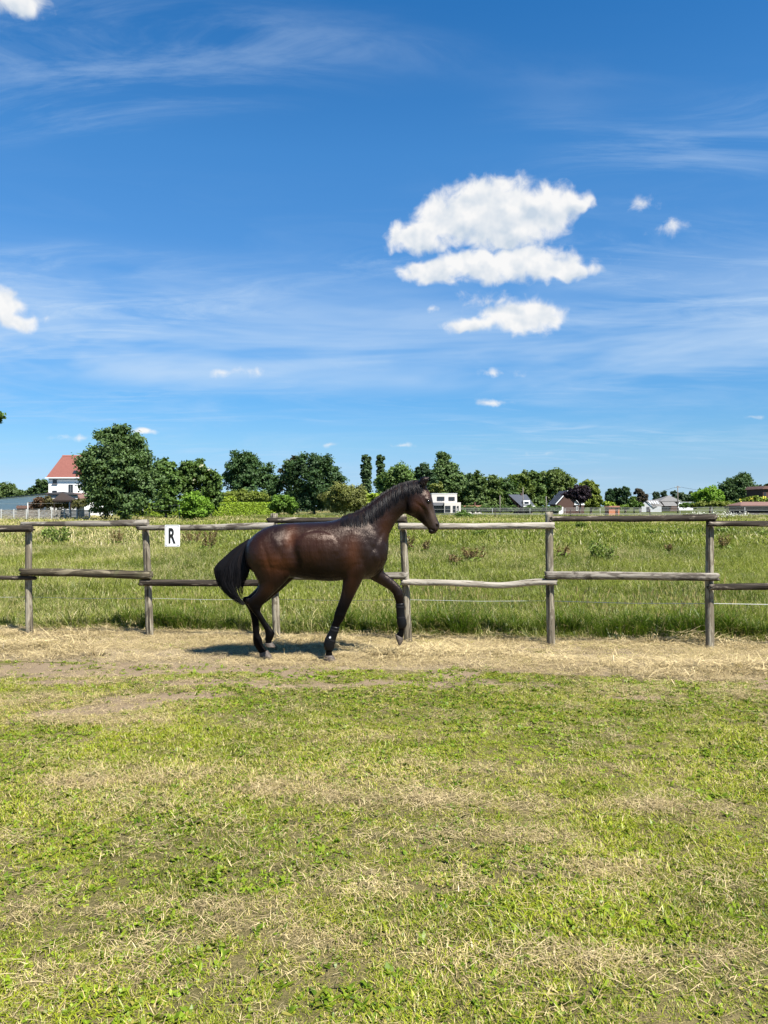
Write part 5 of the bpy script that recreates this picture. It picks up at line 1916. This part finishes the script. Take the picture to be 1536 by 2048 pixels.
h.part('chimney', M_BRICK, MB().box(h.X(1047), h.X(1050), 3.2, 4, zr - .6, h.Z(985.5)), rf)
dm = h.part('dormer', M_FRAME, MB().box(h.X(1047), h.X(1061), .5, 2.6, h.Z(1010), h.Z(1000.6)))
window(dm, h.X(1049), h.X(1059), h.Z(1008.8), h.Z(1002.6), .46, 2, M_FRAME)
h.part('balcony', M_FRAME, MB().box(h.X(1046), h.X(1070), -.35, -.1, h.Z(1013.4), h.Z(1011.6)))
window(h.root, h.X(1046), h.X(1064), h.Z(1021.5), h.Z(1015.5), .55, 2, M_FRAME)

# brick gable house
h = House('brick_house', 'dark brick house with white trimmed gable behind the copper beech', 1113, 152)
xa, xl, xr, za, ze = h.X(1135), h.X(1115), h.X(1156), h.Z(984), h.Z(1007)
h.part('gable_wall', M_BRICK, MB().prism([(xl, -.2), (xr, -.2), (xr, ze), (xa, za), (xl, ze)], 0, 7))
h.part('side_wall', M_BRICK, MB().box(xr + .002, h.X(1172), 1.5, 7, -.2, h.Z(1002)))
rf = h.part('roof', T_SLATE, MB().prism([(h.X(1111.5), h.Z(1010)), (xa, za + .02), (xa, za + .3), (h.X(1110.5), h.Z(1008.5))], -.3, 7.2).prism([(xa, za + .02), (h.X(1158), h.Z(1009)), (h.X(1159), h.Z(1007.5)), (xa, za + .3)], -.3, 7.2)
            .poly([(h.X(1156), 1.2, h.Z(1003)), (h.X(1173), 1.2, h.Z(1003)), (h.X(1173), 4.5, h.Z(990)), (h.X(1140), 4.5, h.Z(990))]))
h.part('verge_board', M_FRAME, MB().prism([(h.X(1111), h.Z(1009.3)), (xa, za + .10), (xa, za + .36), (h.X(1110.2), h.Z(1007.8))], -.36, -.31), rf)
h.part('verge_board', M_FRAME, MB().prism([(xa, za + .10), (h.X(1158.6), h.Z(1008.4)), (h.X(1159.4), h.Z(1006.9)), (xa, za + .36)], -.36, -.31), rf)
h.part('garage_door', M_FRAME, MB().box(h.X(1117.5), h.X(1126.5), -.05, .03, 0, h.Z(1013.8)))
window(h.root, h.X(1149), h.X(1168), h.Z(1009), h.Z(1003.2), -.06, 3, M_FRAME, M_FRAME, .12)
window(h.root, h.X(1152), h.X(1156), h.Z(1021), h.Z(1013), -.06, 0, M_FRAME)

# brick shed
h = House('brick_shed', 'small orange brick shed behind the wire fence', 1217, 118, cat='shed')
h.part('wall', M_RBRICK, MB().box(h.X(1218), h.X(1239), 0, 2.2, -.1, h.Z(1014.5)))
h.part('roof', T_ORANGE, MB().prism([(h.X(1216.5), h.Z(1014.4)), (h.X(1240.5), h.Z(1014.4)), (h.X(1238), h.Z(1011.8)), (h.X(1218), h.Z(1012.2))], -.2, 2.4))
h.part('door', M_BRICK, MB().box(h.X(1231), h.X(1236), -.04, .03, 0, h.Z(1016)))

# white gabled barn with skylights
h = House('white_barn', 'white gabled barn with grey roof and skylights left of the power pole', 1281, 200, cat='barn')
xl, xa, xr = h.X(1281), h.X(1289), h.X(1305)
h.part('gable_wall', M_STONE, MB().prism([(xl, -.2), (xr, -.2), (xr, h.Z(1014.5)), (xa, h.Z(1000.5)), (xl, h.Z(1005))], 0, 1.0))
h.part('side_wall', M_STONE, MB().box(xr + .002, h.X(1324), .3, 6, -.2, h.Z(1013)))
rf = h.part('roof', T_GREY, MB().poly([(xa, -.2, h.Z(1000)), (h.X(1316, 5), 5, h.Z(1000, 5)), (h.X(1327, 1), 1, h.Z(1012, 1)), (h.X(1306), -.2, h.Z(1014.6))]).poly([(xa, -.2, h.Z(1000)), (h.X(1316, 5), 5, h.Z(1000, 5)), (h.X(1300, 9), 9, h.Z(1006, 9)), (xl, 1.2, h.Z(1005.4))]))
for k in range(4):
    a = 1296 + k * 5.0
    h.part('skylight', M_SHEET, MB().poly([(h.X(a), -.22, h.Z(1002)), (h.X(a + 2), -.22, h.Z(1002)), (h.X(a + 6), -.30, h.Z(1007)), (h.X(a + 4), -.30, h.Z(1007))]), rf)
h.part('door', M_DFRAME, MB().box(h.X(1293), h.X(1299), -.06, .02, 0, h.Z(1013.8)))

# house with the pyramid roof
h = House('hip_roof_house', 'grey hipped roof house just left of the power pole', 1340, 230)
h.part('wall', M_BRICK, MB().box(h.X(1322), h.X(1358), 0, 8, -.2, h.Z(1002.5)))
pk = (h.X(1338.5, 4), 4, h.Z(990.5, 4))
a, b, z_ = h.X(1319), h.X(1361), h.Z(1002)
h.part('roof', T_GREY, MB().poly([(a, -.5, z_), (b, -.5, z_), pk]).poly([(b, -.5, z_), (b, 8.5, z_), pk]).poly([(b, 8.5, z_), (a, 8.5, z_), pk]).poly([(a, 8.5, z_), (a, -.5, z_), pk]).box(a, b, -.52, -.48, z_ - .3, z_ - .01))
h.part('porch_roof', T_GREY, MB().poly([(h.X(1322), -3, h.Z(1012)), (h.X(1350), -3, h.Z(1012)), (h.X(1347), -.6, h.Z(1004)), (h.X(1322), -.6, h.Z(1004))]))
h.part('porch_gable', M_WHITE, MB().prism([(h.X(1347), h.Z(1016)), (h.X(1356), h.Z(1016)), (h.X(1356), h.Z(1012)), (h.X(1350.5), h.Z(1004.2)), (h.X(1347), h.Z(1012))], -3.2, -2.9))
window(h.root, h.X(1326), h.X(1336), h.Z(1018), h.Z(1013.5), -.06, 2, M_FRAME)

# long white low building and the long brown roofed one
h = House('long_white_hall', 'long low white hall right of the power pole', 1372, 300, cat='hall')
h.part('wall', M_WHITE, MB().box(h.X(1358), h.X(1386), 0, 10, -.2, h.Z(1004.6)))
h.part('roof_edge', M_FRAME, MB().box(h.X(1357.6), h.X(1386.4), -.2, 10.2, h.Z(1004.5), h.Z(1003.9)))
h = House('long_stable', 'long low stable with brown roof at the right edge', 1480, 140, cat='stable')
h.part('wall', M_WOODD, MB().box(h.X(1482), h.X(1575), 0, 5, -.2, h.Z(1010.4)))
h.part('roof', T_BROWN, MB().poly([(h.X(1478), -.6, h.Z(1011)), (h.X(1580), -.6, h.Z(1011)), (h.X(1578, 2.5), 2.5, h.Z(1003.6, 2.5)), (h.X(1482, 2.5), 2.5, h.Z(1003.6, 2.5))])
       .poly([(h.X(1482, 2.5), 2.5, h.Z(1003.6, 2.5)), (h.X(1578, 2.5), 2.5, h.Z(1003.6, 2.5)), (h.X(1580), 5.6, h.Z(1011)), (h.X(1478), 5.6, h.Z(1011))]).poly([(h.X(1478), -.6, h.Z(1011)), (h.X(1482, 2.5), 2.5, h.Z(1003.6, 2.5)), (h.X(1478), 5.6, h.Z(1011))])
       .box(h.X(1478), h.X(1580), -.64, -.58, h.Z(1012.2), h.Z(1010.9)))
h = House('edge_brick_house', 'tall brown brick building cut by the right edge', 1525, 175)
h.part('wall', M_BRICK, MB().box(h.X(1526), h.X(1590), 0, 8, -.2, h.Z(978)))
h.part('roof', T_BROWN, MB().prism([(h.X(1523.5), h.Z(978)), (h.X(1592), h.Z(978)), (h.X(1590), h.Z(972)), (h.X(1529), h.Z(972))], -.4, 8.4))
window(h.root, h.X(1528), h.X(1532), h.Z(992), h.Z(985), -.03, 0)

# ------------------------------------------------------------------ far fences and poles
slat = empty('slatted_fence', (at(0, HY, 83).x, 83, 0))
tag(slat, 'grey horizontal slat fence in front of the gazebo and white house', 'fence')
pw = 25.2 / F * 83
ztop = CAMH - (1019 - HY) / F * 83
sl_me = MB().box(.05, pw - .05, -.015, .015, 0, .115)
sl_me = mesh_of('slat', sl_me.V, sl_me.Fc, M_SLAT)
po_me = MB().box(-.055, .055, -.05, .05, 0, ztop + .05)
po_me = mesh_of('post', po_me.V, po_me.Fc, M_POSTM)
for k in range(-4, 8):
    ob('post', po_me, slat, (k * pw + .15, 0, 0))
    if k < 7:
        for q in range(8):
            ob('slat', sl_me, slat, (k * pw + .15, -.02 + random.uniform(-.004, .004), .06 + q * (ztop - .16) / 7.4))


def wire_fence(name, label, posts, mat, heights, r=.035, wr=.006):
    """posts: px, top y, base D"""
    p0 = at(posts[0][0], HY, posts[0][2])
    root = empty(name, (p0.x, p0.y, 0))
    tag(root, label, 'fence')
    tops = []
    for (px, ty, D) in posts:
        b = at(px, HY, D)
        t = at(px, ty, D)
        loc = Vector((b.x - p0.x, b.y - p0.y, 0))
        MB().tube([(0, 0, -.1), (random.uniform(-.03, .03), 0, t.z)], r, 7).build('post', mat, root, True, loc=loc)
        tops.append((loc, t.z))
    for hh in heights:
        mb = MB()
        mb.tube([l + Vector((0, -r - .004, z_ * hh)) for l, z_ in tops], wr, 4)
        mb.build('wire', M_WIRE, root)
    return root


wire_fence('boundary_fence', 'wire fence on pale metal posts along hedge and shrubs', [(-30, 1006, 82), (56, 1005.5, 82), (139, 1004, 82), (211, 1007.5, 84), (286, 1014, 92), (359, 1008, 80), (431, 1008.5, 118), (456, 1009, 112), (489, 1009, 120),
           (514, 1009, 130), (534, 1009, 142), (553, 1009, 155), (602, 1009.3, 180), (615, 1009.5, 186), (629, 1009.5, 192), (642, 1009.5, 200), (652, 1009.5, 208), (665, 1009.8, 216)], M_POSTM, (.35, .65, .95), .05)
wire_fence('field_fence', 'long wire fence with thin dark posts across the back of the pasture', [(840, 1018, 92), (990, 1018, 90), (1141, 1018, 88), (1300, 1018, 86), (1454, 1017.5, 84), (1620, 1017, 82)], M_WOODD, (.5, .97), .05, .011)
wire_fence('garden_mesh_fence', 'pale top railed mesh fence in front of the far gardens', [(915, 1016.5, 112), (985, 1016.5, 112), (1060, 1016.3, 112), (1130, 1016.2, 111), (1200, 1016, 110), (1280, 1016, 109), (1360, 1015.5, 107), (1424, 1014.5, 105), (1490, 1014, 103),
           (1560, 1014, 101)], M_POSTM, (.4, .7, 1.0), .03, .018)
M_POLE = plain('pole_wood', (.16, .14, .12), .85, .15, .2, 4)


def pole(label, px, ytop, D, arm=False, r=.12):
    b = at(px, HY, D)
    t = at(px, ytop, D)
    root = empty('utility_pole', (b.x, D, 0))
    tag(root, label, 'pole')
    MB().tube([(0, 0, -.2), (0, 0, t.z)], [r, r * .75], 8).build('mast', M_POLE, root, True)
    if arm:
        MB().box(-.5, .5, -.06, .06, t.z - .35, t.z - .25).build('cross_arm', M_POLE, root)
        for s in (-1, 1):
            MB().tube([(s * .42, 0, t.z - .25), (s * .42, 0, t.z - .08)], .04, 6).build('insulator', M_FRAME, root)
    return root, t


pole('thin pole left of the dark roofed house', 1000, 991, 130, r=.09)
pole('tall slim pole in front of the dark roofed house', 1046, 975, 135, r=.09)
pole('short dark pole between slate roof and brick gable', 1092.5, 992, 140, r=.09)
root, t = pole('power pole with cross arm left of the bright green tree', 1355.5, 971.5, 160, True, .13)
for (a, b) in (((1355.5, 973, 160), (1216, 991, 260)), ((1355.5, 973, 160), (1520, 980, 260))):
    A, B = at(*a), at(*b)
    mb = MB()
    pts = []
    for k in range(13):
        s = k / 12
        p = A.lerp(B, s)
        p.z -= 4 * 1.1 * s * (1 - s)
        pts.append(p - t)
    mb.tube(pts, .028, 4)
    cab = mb.build('power_line', M_DFRAME, None, loc=t)
    tag(cab, 'thin power line running %s from the power pole' % ('left' if a[0] > b[0] else 'right'), 'cable')

# ------------------------------------------------------------------ single weeds in the pasture
M_DOCK = leaf_mat((.13, .088, .036), .2)
M_DOCKL = leaf_mat((.075, .112, .032), .3)


def weed(label, px, pyb, h_px, w_px, rusty, name='dock_plant', cat='weed', group=None):
    D = ground_D(pyb)
    SEED[0] += 1
    r = np.random.default_rng(SEED[0])
    b = at(px, HY, D)
    root = empty(name, (b.x, D, float(gz(b.x, D))))
    tag(root, label, cat, group)
    H, Wd = h_px / F * D, w_px / F * D
    mb = MB()
    C, Nn = [], []
    k = 5 + int(w_px / 6)
    for i in range(k):
        tip = Vector((r.uniform(-.5, .5) * Wd, r.uniform(-.4, .4) * Wd, H * r.uniform(.65, 1.05)))
        foot = Vector((tip.x * .35, tip.y * .35, -.02))
        mb.tube([foot, foot.lerp(tip, .5) + Vector((0, 0, .04 * H)), tip], [.008, .006, .003], 4)
        m_ = 46 if rusty else 60
        s = r.uniform(.35 if rusty else .1, 1.02, m_)[:, None]
        C.append(np.array(foot)[None] * (1 - s) + np.array(tip)[None] * s + r.normal(0, .03 if rusty else .06, (m_, 3)) * np.array([1, 1, .6]))
        Nn.append(r.normal(0, 1, (m_, 3)))
    C, Nn = np.vstack(C), np.vstack(Nn)
    C[:, 2] = np.maximum(C[:, 2], .01)
    sz = (.016 if rusty else .026) * r.uniform(.6, 1.4, len(C)) * (1 + D / 40)
    ob('foliage', leaves_mesh(C, Nn, sz, r.uniform(0, 1, len(C)), M_DOCK if rusty else M_DOCKL, seed=7), root)
    mb.build('stem', M_DOCK if rusty else M_DOCKL, root)
    q = 60
    C2 = r.normal(0, 1, (q, 3)) * np.array([Wd * .3, Wd * .3, H * .12]) + np.array([0, 0, H * .16])
    C2[:, 2] = np.maximum(C2[:, 2], .02)
    ob('leaf', leaves_mesh(C2, r.normal(0, .6, (q, 3)) + np.array([0, 0, .8]), .05 * r.uniform(.6, 1.4, q) * (1 + D / 50), r.uniform(0, 1, q), M_DOCKL, aspect=.4, seed=8), root)


weed('rusty dock standing behind the fence left of the horse tail', 414, 1104, 48, 46, True)
weed('rust tinged dock just right of the R plate', 385, 1092, 32, 36, True)
weed('rusty dock left of the second post, under the top rail', 236, 1092, 36, 26, True)
weed('pair of green docks behind the leftmost top rail', 120, 1092, 42, 40, False)
weed('dark green thistle clump near the leftmost fence post', 92, 1086, 34, 16, False, 'thistle')
weed('rust brown dock right of the horse throat, below its head', 818, 1106, 34, 20, True)
weed('slim rust brown dock one step right of the horse head', 852, 1108, 28, 14, True)
weed('widest rusty dock patch in the middle of the bay right of the horse', 948, 1124, 28, 46, True)
weed('small rusty dock right of the wide rusty patch', 912, 1128, 20, 26, True)
weed('big grey green bush of leaves in the bay between the two right posts', 1202, 1122, 40, 52, False, 'leafy_weed')
weed('slim rust brown dock close right of the fourth post', 1127, 1118, 30, 24, True)
weed('rusty dock left of the rightmost post', 1336, 1108, 24, 14, True)
weed('rusty green dock right of the rightmost post', 1448, 1100, 30, 26, True)
weed('dark green weed clump under the pale top rail', 962, 1076, 16, 26, False, 'leafy_weed')
weed('small dark weed clump near the fourth post under the dark rail', 1162, 1060, 14, 18, False, 'leafy_weed')
weed('dark green weed clump left of the rightmost post', 1306, 1072, 13, 26, False, 'leafy_weed')
weed('dark green weed clump beside the rightmost post', 1357, 1074, 15, 26, False, 'leafy_weed')
weed('dark green weed clump right of the rightmost post', 1440, 1070, 14, 26, False, 'leafy_weed')
weed('nettle clump at the right edge behind the top rail', 1526, 1078, 16, 22, False, 'leafy_weed')

r = np.random.default_rng(77)
n = 220
px = np.concatenate([r.normal(1400, 12, 80), r.normal(1462, 22, 140)])
D_ = r.uniform(78, 92, n)
zz = r.uniform(.45, 1.0, n)
X_ = (px - CX) / F * D_
c0 = np.array([X_.mean(), D_.mean(), 0])
fl = ob('cow_parsley', leaves_mesh(np.stack([X_, D_, zz], -1) - c0, r.normal(0, .3, (n, 3)) + np.array([0, -.4, 1]), .06 * r.uniform(.6, 1.4, n), r.uniform(.2, .7, n), leaf_mat((.42, .42, .36), .1), aspect=.9, seed=9), None, c0)
tag(fl, 'drift of white flowering cow parsley behind the right top rails', 'flowers', kind='stuff')
